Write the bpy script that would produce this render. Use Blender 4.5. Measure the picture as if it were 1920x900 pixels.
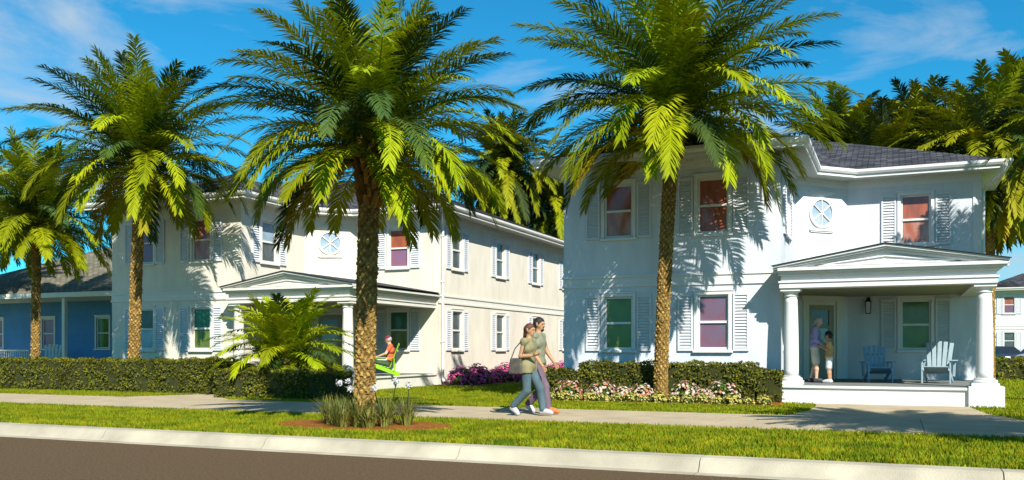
import bpy, bmesh, math, random
import numpy as np
from mathutils import Vector, Matrix
R = math.radians
for o in list(bpy.data.objects): bpy.data.objects.remove(o)
SC = bpy.context.scene
COL = SC.collection

# ------------------------------------------------------------------ camera
YAW = 23.2
cam = bpy.data.cameras.new('camera'); cam_o = bpy.data.objects.new('camera', cam); COL.objects.link(cam_o)
cam.sensor_fit = 'HORIZONTAL'; cam.sensor_width = 36.0
cam.lens = 36.0 * 1678 / 1920
cam.shift_y = (655 - 450) / 1920
cam.clip_start = 0.1; cam.clip_end = 3000
cam_o.location = (0, 0, 1.25); cam_o.rotation_euler = (R(90), 0, R(YAW))
SC.camera = cam_o

# ------------------------------------------------------------------ light
SUN_FROM = Vector((0.78, -0.88, 0.95)).normalized()
W = bpy.data.worlds.new('World'); SC.world = W; W.use_nodes = True
nt = W.node_tree; N = nt.nodes; Lk = nt.links; N.clear()
out = N.new('ShaderNodeOutputWorld'); bg = N.new('ShaderNodeBackground'); bg.inputs['Strength'].default_value = 0.061
sky = N.new('ShaderNodeTexSky'); sky.sky_type = 'NISHITA'; sky.sun_disc = False
sky.sun_elevation = math.asin(SUN_FROM.z); sky.sun_rotation = math.atan2(SUN_FROM.x, SUN_FROM.y)
sky.air_density = 1.0; sky.dust_density = 0.05; sky.ozone_density = 2.2
mul = N.new('ShaderNodeMix'); mul.data_type = 'RGBA'; mul.blend_type = 'MULTIPLY'; mul.inputs[0].default_value = 1
mul.inputs[7].default_value = (0.16, 1.12, 1.42, 1)
tc = N.new('ShaderNodeTexCoord'); mp = N.new('ShaderNodeMapping')
mp.inputs['Scale'].default_value = (1.6, 1.6, 5.0); mp.inputs['Rotation'].default_value = (0, R(9), R(20))
mp.inputs['Location'].default_value = (0.35, 0.1, 0.3)
nz = N.new('ShaderNodeTexNoise'); nz.inputs['Scale'].default_value = 2.1; nz.inputs['Detail'].default_value = 9; nz.inputs['Roughness'].default_value = 0.58; nz.inputs['Distortion'].default_value = 0.5
rp = N.new('ShaderNodeValToRGB'); rp.color_ramp.elements[0].position = 0.50; rp.color_ramp.elements[1].position = 0.69
rp.color_ramp.elements[0].color = (0, 0, 0, 1); rp.color_ramp.elements[1].color = (0.8, 0.8, 0.8, 1)
mx = N.new('ShaderNodeMix'); mx.data_type = 'RGBA'; mx.inputs[7].default_value = (5.2, 6.2, 7.2, 1)
Lk.new(tc.outputs['Generated'], mp.inputs[0]); Lk.new(mp.outputs[0], nz.inputs['Vector']); Lk.new(nz.outputs[0], rp.inputs[0])
Lk.new(sky.outputs[0], mul.inputs[6]); Lk.new(mul.outputs[2], mx.inputs[6]); Lk.new(rp.outputs[0], mx.inputs[0])
Lk.new(mx.outputs[2], bg.inputs[0]); Lk.new(bg.outputs[0], out.inputs[0])
sl = bpy.data.lights.new('sun', 'SUN'); sl.energy = 5.0; sl.angle = R(0.5); sl.color = (1.0, 0.955, 0.87)
so = bpy.data.objects.new('sun', sl); COL.objects.link(so)
so.rotation_euler = SUN_FROM.to_track_quat('Z', 'Y').to_euler(); so.location = SUN_FROM * 60
SC.view_settings.view_transform = 'Standard'; SC.view_settings.look = 'None'
SC.view_settings.gamma = 1; SC.view_settings.use_curve_mapping = False
SC.view_settings.exposure = 0.80
SC.render.engine = 'CYCLES'
SC.render.resolution_x = 1024; SC.render.resolution_y = 480

# ------------------------------------------------------------------ materials
def lin(r, g, b):
    f = lambda c: (c / 255 / 12.92) if c / 255 <= 0.04045 else ((c / 255 + 0.055) / 1.055) ** 2.4
    return (f(r), f(g), f(b))
MATS = {}
def mat(name, col, rough=0.7, var=0.15, scale=6.0, bump=0.0, bscale=None, spec=0.3, col2=None, transl=0.0, tint=False, stretch=None, metallic=0.0, coat=0.0, cut=(0.3, 0.7), detail=6):
    col = tuple(c * 0.77 for c in col); col2 = tuple(c * 0.77 for c in col2) if col2 else None      # exposure is set for these albedos
    m = bpy.data.materials.new(name); m.use_nodes = True; MATS[name] = m
    t = m.node_tree; n = t.nodes; l = t.links; p = n['Principled BSDF']
    p.inputs['Roughness'].default_value = rough; p.inputs['Specular IOR Level'].default_value = spec
    p.inputs['Metallic'].default_value = metallic; p.inputs['Coat Weight'].default_value = coat
    tcn = n.new('ShaderNodeTexCoord'); mpn = n.new('ShaderNodeMapping'); l.new(tcn.outputs['Object'], mpn.inputs[0])
    if stretch: mpn.inputs['Scale'].default_value = stretch
    z = n.new('ShaderNodeTexNoise'); z.inputs['Scale'].default_value = scale; z.inputs['Detail'].default_value = detail; l.new(mpn.outputs[0], z.inputs['Vector'])
    r = n.new('ShaderNodeValToRGB'); l.new(z.outputs[0], r.inputs[0])
    a = col2 if col2 else tuple(c * (1 - var) for c in col); b = col if col2 else tuple(min(1, c * (1 + var)) for c in col)
    r.color_ramp.elements[0].color = (*a, 1); r.color_ramp.elements[1].color = (*b, 1)
    r.color_ramp.elements[0].position = cut[0]; r.color_ramp.elements[1].position = cut[1]
    last = r.outputs[0]
    if tint:
        at = n.new('ShaderNodeAttribute'); at.attribute_name = 'tint'
        mm = n.new('ShaderNodeMix'); mm.data_type = 'RGBA'; mm.blend_type = 'MULTIPLY'; mm.inputs[0].default_value = 1
        l.new(last, mm.inputs[6]); l.new(at.outputs['Color'], mm.inputs[7]); last = mm.outputs[2]
    l.new(last, p.inputs['Base Color'])
    if bump:
        zb = n.new('ShaderNodeTexNoise'); zb.inputs['Scale'].default_value = bscale or scale * 4; zb.inputs['Detail'].default_value = 8; l.new(mpn.outputs[0], zb.inputs['Vector'])
        bp = n.new('ShaderNodeBump'); bp.inputs['Strength'].default_value = bump; bp.inputs['Distance'].default_value = 0.02
        l.new(zb.outputs[0], bp.inputs['Height']); l.new(bp.outputs[0], p.inputs['Normal'])
    if transl:
        tr = n.new('ShaderNodeBsdfTranslucent'); l.new(last, tr.inputs[0]); ms = n.new('ShaderNodeMixShader'); ms.inputs[0].default_value = transl
        o = n['Material Output']; l.new(p.outputs[0], ms.inputs[1]); l.new(tr.outputs[0], ms.inputs[2]); l.new(ms.outputs[0], o.inputs[0])
    return m
mat('stucco_cream', (0.82, 0.76, 0.63), 0.9, 0.09, 2.2, 0.5, 45, 0.15, stretch=(1, 1, 0.35), detail=10)
mat('stucco_white', (0.74, 0.78, 0.83), 0.9, 0.09, 2.2, 0.5, 45, 0.15, stretch=(1, 1, 0.35), detail=10)
mat('stucco_shade_blue', (0.11, 0.29, 0.55), 0.9, 0.10, 1.3, 0.35, 60, 0.15)  # dark blue puts the porch shade into the wall colour
mat('trim', (0.82, 0.82, 0.80), 0.55, 0.04, 3, 0.08, 40, 0.3)
mat('trim_cream', (0.82, 0.79, 0.70), 0.55, 0.04, 3, 0.08, 40, 0.3)
mat('shutter_paint', (0.72, 0.74, 0.76), 0.6, 0.04, 3, 0, None, 0.3)
mat('soffit', (0.62, 0.66, 0.60), 0.8, 0.04, 2)
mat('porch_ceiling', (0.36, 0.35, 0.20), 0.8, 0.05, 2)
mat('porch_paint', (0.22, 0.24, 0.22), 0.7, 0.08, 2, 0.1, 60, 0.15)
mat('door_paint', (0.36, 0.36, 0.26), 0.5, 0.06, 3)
mat('concrete', (0.50, 0.41, 0.27), 0.9, 0.13, 1.6, 0.35, 70, 0.15)
mat('kerb_concrete', (0.49, 0.44, 0.33), 0.9, 0.22, 1.6, 0.4, 60, 0.15)
mat('asphalt', (0.150, 0.098, 0.052), 0.92, 0.34, 30.0, 0.9, 120, 0.12)
mat('lawn', (0.19, 0.24, 0.008), 0.95, 0.30, 1.4, 0.9, 50, 0.1, col2=(0.13, 0.17, 0.008))
mat('grass_blade', (0.36, 0.375, 0.012), 0.8, 0.35, 1.6, 0, None, 0.08, col2=(0.12, 0.19, 0.008), transl=0.25, tint=True)
mat('mulch', (0.30, 0.115, 0.022), 0.95, 0.45, 14, 1.0, 60, 0.1)
mat('soil', (0.17, 0.075, 0.04), 0.95, 0.4, 14, 1.0, 60, 0.1)
mat('frond', (0.35, 0.40, 0.006), 0.6, 0.25, 1.2, 0, None, 0.07, col2=(0.25, 0.31, 0.008), transl=0.18, tint=True)
mat('frond_far', (0.34, 0.35, 0.007), 0.6, 0.25, 0.8, 0, None, 0.08, col2=(0.22, 0.24, 0.008), transl=0.10, tint=True)
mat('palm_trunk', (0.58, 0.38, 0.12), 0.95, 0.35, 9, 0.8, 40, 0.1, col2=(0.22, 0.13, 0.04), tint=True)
mat('leaf_base', (0.40, 0.20, 0.05), 0.9, 0.4, 5, 0.6, 30, 0.1, col2=(0.18, 0.10, 0.03), tint=True)
mat('hedge_leaf', (0.17, 0.175, 0.016), 0.6, 0.25, 2.0, 0, None, 0.1, col2=(0.10, 0.11, 0.010), transl=0.15, tint=True)
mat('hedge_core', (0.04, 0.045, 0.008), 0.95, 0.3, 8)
mat('tuft', (0.36, 0.34, 0.07), 0.6, 0.3, 4, 0, None, 0.2, col2=(0.12, 0.16, 0.03), transl=0.2, tint=True)
mat('leaf_mid', (0.10, 0.16, 0.02), 0.55, 0.3, 8, 0, None, 0.2, transl=0.2, tint=True)
mat('petal_coral', (0.62, 0.24, 0.15), 0.6, 0.2, 4, 0, None, 0.2, transl=0.15, tint=True)
mat('petal_white', (0.70, 0.55, 0.44), 0.6, 0.1, 4, 0, None, 0.2, transl=0.15, tint=True)
mat('petal_yellow', (0.62, 0.52, 0.12), 0.6, 0.2, 4, 0, None, 0.2, transl=0.15, tint=True)
mat('petal_magenta', (0.75, 0.10, 0.36), 0.6, 0.3, 4, 0, None, 0.2, transl=0.15, tint=True)
mat('petal_lilac', (0.72, 0.70, 0.70), 0.6, 0.1, 4, 0, None, 0.2, transl=0.15, tint=True)
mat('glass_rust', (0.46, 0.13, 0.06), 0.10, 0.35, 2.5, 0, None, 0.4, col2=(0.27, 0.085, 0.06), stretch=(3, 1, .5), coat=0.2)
mat('glass_rust_cloud', (0.60, 0.36, 0.28), 0.10, 0.35, 2.0, 0, None, 0.4, col2=(0.42, 0.12, 0.06), cut=(0.36, 0.72), stretch=(2.5, 1, .6), coat=0.2)  # pale streaks paint cloud reflections into the pane, stretched like curtain folds
mat('glass_green', (0.15, 0.22, 0.025), 0.10, 0.3, 2.4, 0, None, 0.4, col2=(0.09, 0.13, 0.03), coat=0.2)  # green of the reflected lawn painted into the pane, likewise the emerald
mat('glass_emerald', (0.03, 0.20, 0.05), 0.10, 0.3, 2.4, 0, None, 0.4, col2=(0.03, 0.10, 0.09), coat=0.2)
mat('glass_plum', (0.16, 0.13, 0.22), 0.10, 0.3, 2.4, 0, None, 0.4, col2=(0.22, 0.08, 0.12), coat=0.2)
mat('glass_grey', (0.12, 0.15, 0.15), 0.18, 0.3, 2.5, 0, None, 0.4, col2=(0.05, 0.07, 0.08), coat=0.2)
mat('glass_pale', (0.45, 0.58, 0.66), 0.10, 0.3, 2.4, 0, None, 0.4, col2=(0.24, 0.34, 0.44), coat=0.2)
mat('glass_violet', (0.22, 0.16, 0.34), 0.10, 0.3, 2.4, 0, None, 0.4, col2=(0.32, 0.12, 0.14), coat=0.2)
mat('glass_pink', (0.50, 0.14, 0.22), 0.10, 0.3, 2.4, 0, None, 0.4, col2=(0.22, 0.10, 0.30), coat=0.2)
mat('dark_metal', (0.05, 0.05, 0.055), 0.4, 0.1, 5, 0, None, 0.5, metallic=0.6)
mat('lime_paint', (0.30, 0.62, 0.01), 0.45, 0.08, 5, 0.05, 30)
mat('white_paint', (0.80, 0.80, 0.78), 0.5, 0.05, 5, 0.05, 30)
mat('blue_paint', (0.22, 0.42, 0.62), 0.5, 0.08, 5, 0.05, 30)
mat('shade_muted_paint', (0.36, 0.46, 0.50), 0.5, 0.08, 5, 0.05, 30)  # chair colour muted to bluish, with the porch shade painted in
mat('skin_tan', (0.50, 0.28, 0.15), 0.55, 0.08, 12, 0, None, 0.3)
mat('skin_fair', (0.66, 0.42, 0.29), 0.55, 0.08, 12, 0, None, 0.3)
mat('skin_deep', (0.38, 0.20, 0.11), 0.55, 0.08, 12, 0, None, 0.3)
mat('eye_dark', (0.02, 0.015, 0.01), 0.2)
mat('lip', (0.35, 0.12, 0.09), 0.5)
def cloth(n, c): mat(n, c, 0.9, 0.18, 7, 0.5, 26, 0.1, stretch=(1, 1, 0.5))
cloth('cloth_khaki', (0.27, 0.24, 0.13)); cloth('cloth_olive', (0.24, 0.25, 0.17)); cloth('cloth_teal', (0.09, 0.14, 0.16))
cloth('cloth_mauve', (0.17, 0.12, 0.16)); cloth('cloth_orange', (0.70, 0.15, 0.07)); cloth('cloth_white', (0.72, 0.72, 0.70))
cloth('cloth_lavender', (0.36, 0.34, 0.58)); cloth('cloth_sand', (0.62, 0.58, 0.46)); cloth('cloth_maroon', (0.20, 0.04, 0.06)); cloth('cloth_tan', (0.62, 0.36, 0.14))
mat('hair_brown', (0.13, 0.05, 0.025), 0.6, 0.4, 30, 0.5, 90); mat('hair_black', (0.025, 0.02, 0.018), 0.6, 0.4, 30, 0.5, 90); mat('hair_grey', (0.45, 0.44, 0.42), 0.6, 0.3, 30, 0.5, 90)
mat('shoe_white', (0.55, 0.55, 0.56), 0.6, 0.2, 20); mat('shoe_dark', (0.06, 0.06, 0.07), 0.6, 0.2, 20); mat('shoe_orange', (0.62, 0.20, 0.06), 0.6, 0.2, 20)
mat('bag_leather', (0.10, 0.09, 0.07), 0.6, 0.3, 12, 0.3)
mat('car_paint_dark', (0.03, 0.035, 0.05), 0.25, 0.1, 2, 0, None, 0.5, coat=0.6); mat('car_paint_silver', (0.35, 0.37, 0.38), 0.3, 0.1, 2, 0, None, 0.5, metallic=0.4, coat=0.6)
mat('car_glass', (0.02, 0.025, 0.03), 0.08, 0.1, 2, 0, None, 0.6); mat('rubber', (0.02, 0.02, 0.02), 0.85); mat('lamp_glass', (0.7, 0.7, 0.68), 0.1, 0.05, 3); mat('chrome', (0.6, 0.6, 0.6), 0.2, 0.05, 3, metallic=1)

def shingle_mat(name, c1, c2, cm):
    m = bpy.data.materials.new(name); m.use_nodes = True; MATS[name] = m
    t = m.node_tree; n = t.nodes; l = t.links; p = n['Principled BSDF']; p.inputs['Roughness'].default_value = 0.9; p.inputs['Specular IOR Level'].default_value = 0.2
    tcn = n.new('ShaderNodeTexCoord'); uv = tcn.outputs['UV']
    b = n.new('ShaderNodeTexBrick'); b.inputs['Scale'].default_value = 1; b.inputs['Brick Width'].default_value = 0.32; b.inputs['Row Height'].default_value = 0.16
    b.inputs['Mortar Size'].default_value = 0.016; b.inputs['Color1'].default_value = (*c1, 1); b.inputs['Color2'].default_value = (*c2, 1); b.inputs['Mortar'].default_value = (*cm, 1); b.inputs['Bias'].default_value = -0.1
    l.new(uv, b.inputs['Vector'])
    z = n.new('ShaderNodeTexNoise'); z.inputs['Scale'].default_value = 1.2; z.inputs['Detail'].default_value = 8; l.new(uv, z.inputs['Vector'])
    mm = n.new('ShaderNodeMix'); mm.data_type = 'RGBA'; mm.blend_type = 'OVERLAY'; mm.inputs[0].default_value = 0.6; l.new(b.outputs[0], mm.inputs[6]); l.new(z.outputs[0], mm.inputs[7]); l.new(mm.outputs[2], p.inputs['Base Color'])
    bp = n.new('ShaderNodeBump'); bp.inputs['Strength'].default_value = 0.9; bp.inputs['Distance'].default_value = 0.03; bp.invert = True; l.new(b.outputs['Fac'], bp.inputs['Height']); l.new(bp.outputs[0], p.inputs['Normal'])
shingle_mat('shingles', (0.030, 0.032, 0.038), (0.085, 0.088, 0.10), (0.008, 0.008, 0.01))
shingle_mat('shingles_tan', (0.13, 0.12, 0.08), (0.22, 0.20, 0.14), (0.04, 0.035, 0.03))

# ------------------------------------------------------------------ helpers
def tag(o, label=None, cat=None, group=None, kind=None):
    if label: o['label'] = label
    if cat: o['category'] = cat
    if group: o['group'] = group
    if kind: o['kind'] = kind
    return o
def empty(name, loc, rz=0, label=None, cat=None, group=None):
    o = bpy.data.objects.new(name, None); COL.objects.link(o); o.location = loc; o.rotation_euler = (0, 0, rz); o.empty_display_size = 0.2
    return tag(o, label, cat, group)
def link(name, me, parent=None, loc=(0, 0, 0), rz=0, scale=None):
    o = bpy.data.objects.new(name, me); COL.objects.link(o)
    if parent: o.parent = parent
    o.location = loc; o.rotation_euler = (0, 0, rz)
    if scale: o.scale = (scale,) * 3 if not hasattr(scale, '__len__') else scale
    return o
def copy_tree(o, parent=None):
    c = o.copy(); COL.objects.link(c)
    if parent is not None: c.parent = parent
    for ch in list(o.children): copy_tree(ch, c)
    return c
class MB:
    def __init__(s): s.v = []; s.f = []; s.m = []; s.cur = 0; s.uv = {}
    def add(s, vs, fs):
        b = len(s.v); s.v += [tuple(map(float, v)) for v in vs]
        for f in fs: s.f.append(tuple(b + i for i in f)); s.m.append(s.cur)
        return s
    def box(s, x0, x1, y0, y1, z0, z1):
        vs = [(x, y, z) for z in (z0, z1) for y in (y0, y1) for x in (x0, x1)]
        return s.add(vs, [(0, 2, 3, 1), (4, 5, 7, 6), (0, 1, 5, 4), (2, 6, 7, 3), (0, 4, 6, 2), (1, 3, 7, 5)])
    def beam(s, a, b, w, h, up=(0, 0, 1)):
        a = Vector(a); b = Vector(b); d = (b - a).normalized(); u = Vector(up)
        sd = d.cross(u)
        if sd.length < 1e-4: sd = d.cross(Vector((1, 0, 0)))
        sd.normalize(); u = sd.cross(d)
        vs = [p + sd * i * w / 2 + u * j * h / 2 for p in (a, b) for i, j in ((-1, -1), (1, -1), (1, 1), (-1, 1))]
        return s.add(vs, [(3, 2, 1, 0), (4, 5, 6, 7), (0, 1, 5, 4), (1, 2, 6, 5), (2, 3, 7, 6), (3, 0, 4, 7)])
    def prism(s, pts, z0, z1):
        n = len(pts)
        return s.add([(x, y, z0) for x, y in pts] + [(x, y, z1) for x, y in pts],
            [tuple(range(n - 1, -1, -1)), tuple(range(n, 2 * n))] + [(i, (i + 1) % n, n + (i + 1) % n, n + i) for i in range(n)])
    def poly(s, pts): return s.add(pts, [tuple(range(len(pts)))])
    def tube(s, pts, rad, n=8, cap=True):
        pts = [Vector(p) for p in pts]; rs = rad if hasattr(rad, '__len__') else [rad] * len(pts); vs = []; prev = None
        for i, p in enumerate(pts):
            d = (pts[min(i + 1, len(pts) - 1)] - pts[max(i - 1, 0)]).normalized()
            a = d.orthogonal().normalized() if prev is None else (prev - d * prev.dot(d)).normalized()
            prev = a; b = d.cross(a)
            vs += [p + (a * math.cos(2 * math.pi * k / n) + b * math.sin(2 * math.pi * k / n)) * rs[i] for k in range(n)]
        fs = [(i * n + k, i * n + (k + 1) % n, (i + 1) * n + (k + 1) % n, (i + 1) * n + k) for i in range(len(pts) - 1) for k in range(n)]
        if cap: fs += [tuple(range(n - 1, -1, -1)), tuple(range((len(pts) - 1) * n, len(pts) * n))]
        return s.add(vs, fs)
    def lathe(s, prof, n=24, c=(0, 0)):
        vs = [(c[0] + r * math.cos(2 * math.pi * k / n), c[1] + r * math.sin(2 * math.pi * k / n), z) for r, z in prof for k in range(n)]
        fs = [(i * n + k, i * n + (k + 1) % n, (i + 1) * n + (k + 1) % n, (i + 1) * n + k) for i in range(len(prof) - 1) for k in range(n)]
        fs += [tuple(range(n - 1, -1, -1)), tuple(range((len(prof) - 1) * n, len(prof) * n))]
        return s.add(vs, fs)
    def mesh(s, name, mats, smooth=False, bevel=0):
        me = bpy.data.meshes.new(name); me.from_pydata(s.v, [], s.f)
        for m in ([mats] if isinstance(mats, str) else mats): me.materials.append(MATS[m])
        me.polygons.foreach_set('material_index', s.m)
        if smooth: me.polygons.foreach_set('use_smooth', [True] * len(s.f))
        if bevel:
            b = bmesh.new(); b.from_mesh(me)
            es = [e for e in b.edges if len(e.link_faces) == 2 and e.calc_face_angle(0) > 0.6]
            bmesh.ops.bevel(b, geom=es, offset=bevel, segments=2, affect='EDGES', profile=0.5, clamp_overlap=True); b.to_mesh(me); b.free()
        me.update(); return me
    def build(s, name, mats, parent=None, loc=(0, 0, 0), rz=0, smooth=False, bevel=0): return link(name, s.mesh(name, mats, smooth, bevel), parent, loc, rz)
def np_mesh(name, V, F, mats, tint=None, midx=None, smooth=False):
    """V (n,3), F list of arrays (k, 3 or 4); tint per-face RGB list matching F order"""
    me = bpy.data.meshes.new(name); V = np.asarray(V, dtype=np.float32)
    F = F if isinstance(F, list) else [F]
    lt = np.concatenate([np.full(len(f), f.shape[1], dtype=np.int32) for f in F]); li = np.concatenate([f.ravel() for f in F]).astype(np.int32)
    ls = np.concatenate([[0], np.cumsum(lt)[:-1]]).astype(np.int32)
    me.vertices.add(len(V)); me.vertices.foreach_set('co', V.ravel()); me.loops.add(len(li)); me.loops.foreach_set('vertex_index', li)
    me.polygons.add(len(lt)); me.polygons.foreach_set('loop_start', ls); me.polygons.foreach_set('loop_total', lt)
    for m in ([mats] if isinstance(mats, str) else mats): me.materials.append(MATS[m])
    if midx is not None: me.polygons.foreach_set('material_index', np.asarray(midx, dtype=np.int32))
    me.polygons.foreach_set('use_smooth', np.full(len(lt), smooth))
    if tint is not None:
        a = me.attributes.new('tint', 'FLOAT_COLOR', 'FACE'); t = np.ones((len(lt), 4), dtype=np.float32); t[:, :3] = tint; a.data.foreach_set('color', t.ravel())
    me.update(calc_edges=True); me.validate(); return me

# ------------------------------------------------------------------ ground
KB = 10.5       # back of kerb
SW0, SW1 = 14.3, 17.45   # sidewalk
def sheet(name, pts, z, m, kind='structure'):
    return tag(MB().poly([(x, y, z) for x, y in pts]).build(name, m), kind=kind)
sheet('ground', [(-500, KB - 0.05), (500, KB - 0.05), (500, 900), (-500, 900)], 0, 'lawn')
sheet('road', [(-500, -300), (500, -300), (500, 10.02), (-500, 10.02)], -0.135, 'asphalt')
kb = MB()
prof = [(9.86, -0.40), (9.86, -0.128), (10.10, -0.138), (10.16, -0.10), (10.22, -0.01), (10.27, 0.012), (10.52, 0.014), (10.52, -0.4)]
xs = [-60 + 3.05 * i for i in range(30)]
for a, b in zip(xs[:-1], xs[1:]):
    a += 0.006; b -= 0.006; n = len(prof)
    kb.add([(a, y, z) for y, z in prof] + [(b, y, z) for y, z in prof], [tuple(range(n)), tuple(range(2 * n - 1, n - 1, -1))] + [(i, n + i, n + (i + 1) % n, (i + 1) % n) for i in range(n)])
tag(kb.build('kerb', 'kerb_concrete'), kind='structure')
sw = MB()
x = -70.0
while x < 40:
    sw.box(x + 0.006, x + 1.594, SW0, SW1, -0.1, 0.016); x += 1.6
tag(sw.build('pavement', 'concrete'), kind='structure')
sheet('path', [(-18.6, SW1 - 0.0), (-15.0, SW1 - 0.0), (-16.4, 18.6), (-17.0, 22.2), (-18.2, 22.2), (-17.6, 19.4)], 0.010, 'concrete')
sheet('path', [(-1.9, SW1), (2.2, SW1), (1.62, 19.4), (1.45, 21.7), (-1.75, 21.7), (-1.60, 20.6), (-1.62, 19.0)], 0.010, 'concrete')

# grass blades, one object: nobody could count it
def in_poly(px, py, poly):
    c = np.zeros(len(px), bool); n = len(poly)
    for i in range(n):
        (x1, y1), (x2, y2) = poly[i], poly[(i + 1) % n]
        c ^= ((y1 > py) != (y2 > py)) & (px < (x2 - x1) * (py - y1) / (y2 - y1 + 1e-9) + x1)
    return c
PATHS = [[(-18.6, SW1), (-15.0, SW1), (-16.4, 18.6), (-17.0, 22.2), (-18.2, 22.2), (-17.6, 19.4)], [(-1.9, SW1), (2.2, SW1), (1.62, 19.4), (1.45, 21.7), (-1.75, 21.7), (-1.60, 20.6), (-1.62, 19.0)],
         [(-2.6, 21.6), (2.2, 21.6), (2.2, 27), (-2.6, 27)], [(-24.8, 22.8), (-19.2, 22.8), (-19.2, 22.2), (-14.5, 22.2), (-14.5, 45), (-24.8, 45)], [(-8.1, 22.3), (-2.5, 22.3), (-2.5, 30), (-8.1, 30)]]
rg = np.random.default_rng(4)
px, py, hh = [], [], []
for (y0, y1, dens, h) in ((KB + 0.03, SW0 - 0.01, 1100, 0.055), (SW1 + 0.01, 20.5, 750, 0.05), (20.5, 26, 380, 0.055), (26, 44, 110, 0.075)):
    xl, xr = -1.36 * y1 - 0.8, 0.13 * y1 + 1.5
    if y0 > 20: xl = -1.02 * y1 - 1
    n = int((xr - xl) * (y1 - y0) * dens)
    a = rg.uniform(xl, xr, n); b = rg.uniform(y0, y1, n); px.append(a); py.append(b); hh.append(np.full(n, h))
px = np.concatenate(px); py = np.concatenate(py); hh = np.concatenate(hh)
keep = (px / py > -1.40) & (px / py < 0.125 + 0.6 / py)
for P in PATHS: keep &= ~in_poly(px, py, P)
keep &= ((px + 7.95) / 1.55) ** 2 + ((py - 12.42) / 0.88) ** 2 > 1
keep &= ~((px > -8.1) & (px < -2.35) & (py > 20.1) & (py < 23))
keep &= ~((px > -14.6) & (px < -12.9) & (py > 27))
px, py, hh = px[keep], py[keep], hh[keep]; n = len(px)
az = rg.uniform(0, 2 * np.pi, n); wv = rg.uniform(0.006, 0.012, n) * (1 + py / 25); ht = hh * rg.uniform(0.6, 1.25, n); ln = rg.uniform(0.1, 0.9, n) * ht; la = rg.uniform(0, 2 * np.pi, n)
V = np.zeros((n, 3, 3)); V[:, 0] = np.stack([px - np.cos(az) * wv, py - np.sin(az) * wv, np.full(n, -0.005)], 1); V[:, 1] = np.stack([px + np.cos(az) * wv, py + np.sin(az) * wv, np.full(n, -0.005)], 1)
V[:, 2] = np.stack([px + np.cos(la) * ln, py + np.sin(la) * ln, ht], 1)
tn = np.stack([rg.uniform(0.7, 1.35, n), rg.uniform(0.8, 1.2, n), rg.uniform(0.6, 1.5, n)], 1)
tag(link('grass', np_mesh('grass', V.reshape(-1, 3), np.arange(3 * n).reshape(-1, 3), 'grass_blade', tn)), 'short lime green grass of the verge and the front lawns', 'grass', kind='stuff')

# ------------------------------------------------------------------ houses
def hip_faces(poly, base, pitch):
    """hip roof faces over a convex ccw polygon: each edge owns the points nearest to it"""
    n = len(poly); lines = []
    for i in range(n):
        a = np.array(poly[i], float); b = np.array(poly[(i + 1) % n], float); d = (b - a) / np.linalg.norm(b - a); lines.append((a, np.array([-d[1], d[0]]), d))
    dist = lambda i, p: float(np.dot(p - lines[i][0], lines[i][1]))
    res = []
    for i in range(n):
        pl = [np.array(p, float) for p in poly]
        for j in range(n):
            if j == i: continue
            g = lambda p: dist(j, p) - dist(i, p)
            q = []
            for k in range(len(pl)):
                p, r = pl[k], pl[(k + 1) % len(pl)]; gp, gr = g(p), g(r)
                if gp >= -1e-9: q.append(p)
                if (gp > 1e-9 and gr < -1e-9) or (gp < -1e-9 and gr > 1e-9): q.append(p + (r - p) * gp / (gp - gr))
            pl = q
            if len(pl) < 3: break
        if len(pl) >= 3:
            res.append(([(p[0], p[1], base + pitch * dist(i, p)) for p in pl], [(float(np.dot(p - lines[i][0], lines[i][2])), dist(i, p) * math.sqrt(1 + pitch * pitch)) for p in pl]))
    return res
def roof_mesh(polys, base, pitch, m):
    b = MB(); uvs = []
    for P in polys:
        for vs, uv in hip_faces(P, base, pitch): b.poly(vs); uvs += uv
    me = b.mesh('roof', m); ul = me.uv_layers.new(name='UVMap'); ul.data.foreach_set('uv', [c for p in uvs for c in p]); return me
def offset_poly(P, d):
    n = len(P); res = []
    for i in range(n):
        a, b, c = Vector(P[i - 1]), Vector(P[i]), Vector(P[(i + 1) % n]); d1 = (b - a).normalized(); d2 = (c - b).normalized()
        n1 = Vector((d1.y, -d1.x)); n2 = Vector((d2.y, -d2.x)); k = (n1 + n2) / (1 + n1.dot(n2)); res.append((b.x + k.x * d, b.y + k.y * d))
    return res
def wall_shell(b, p0, p1, z0, z1, holes, depth=0.11):
    p0 = Vector(p0); p1 = Vector(p1); d = (p1 - p0).normalized(); L = (p1 - p0).length; nin = Vector((-d.y, d.x))
    ss = sorted({0, L} | {h[0] for h in holes} | {h[1] for h in holes}); zz = sorted({z0, z1} | {h[2] for h in holes} | {h[3] for h in holes})
    pt = lambda s, z, o=0: (p0.x + d.x * s + nin.x * o, p0.y + d.y * s + nin.y * o, z)
    for s0, s1 in zip(ss[:-1], ss[1:]):
        for a, c in zip(zz[:-1], zz[1:]):
            if any(h[0] <= s0 + 1e-6 and h[1] >= s1 - 1e-6 and h[2] <= a + 1e-6 and h[3] >= c - 1e-6 for h in holes): continue
            b.poly([pt(s0, a), pt(s1, a), pt(s1, c), pt(s0, c)])
    for s0, s1, a, c in holes:
        b.poly([pt(s0, a), pt(s0, a, depth), pt(s1, a, depth), pt(s1, a)]); b.poly([pt(s0, c), pt(s1, c), pt(s1, c, depth), pt(s0, c, depth)])
        b.poly([pt(s0, a), pt(s0, c), pt(s0, c, depth), pt(s0, a, depth)]); b.poly([pt(s1, a), pt(s1, a, depth), pt(s1, c, depth), pt(s1, c)])
CACHE = {}
WW, WH = 0.76, 1.36     # window opening
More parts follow.
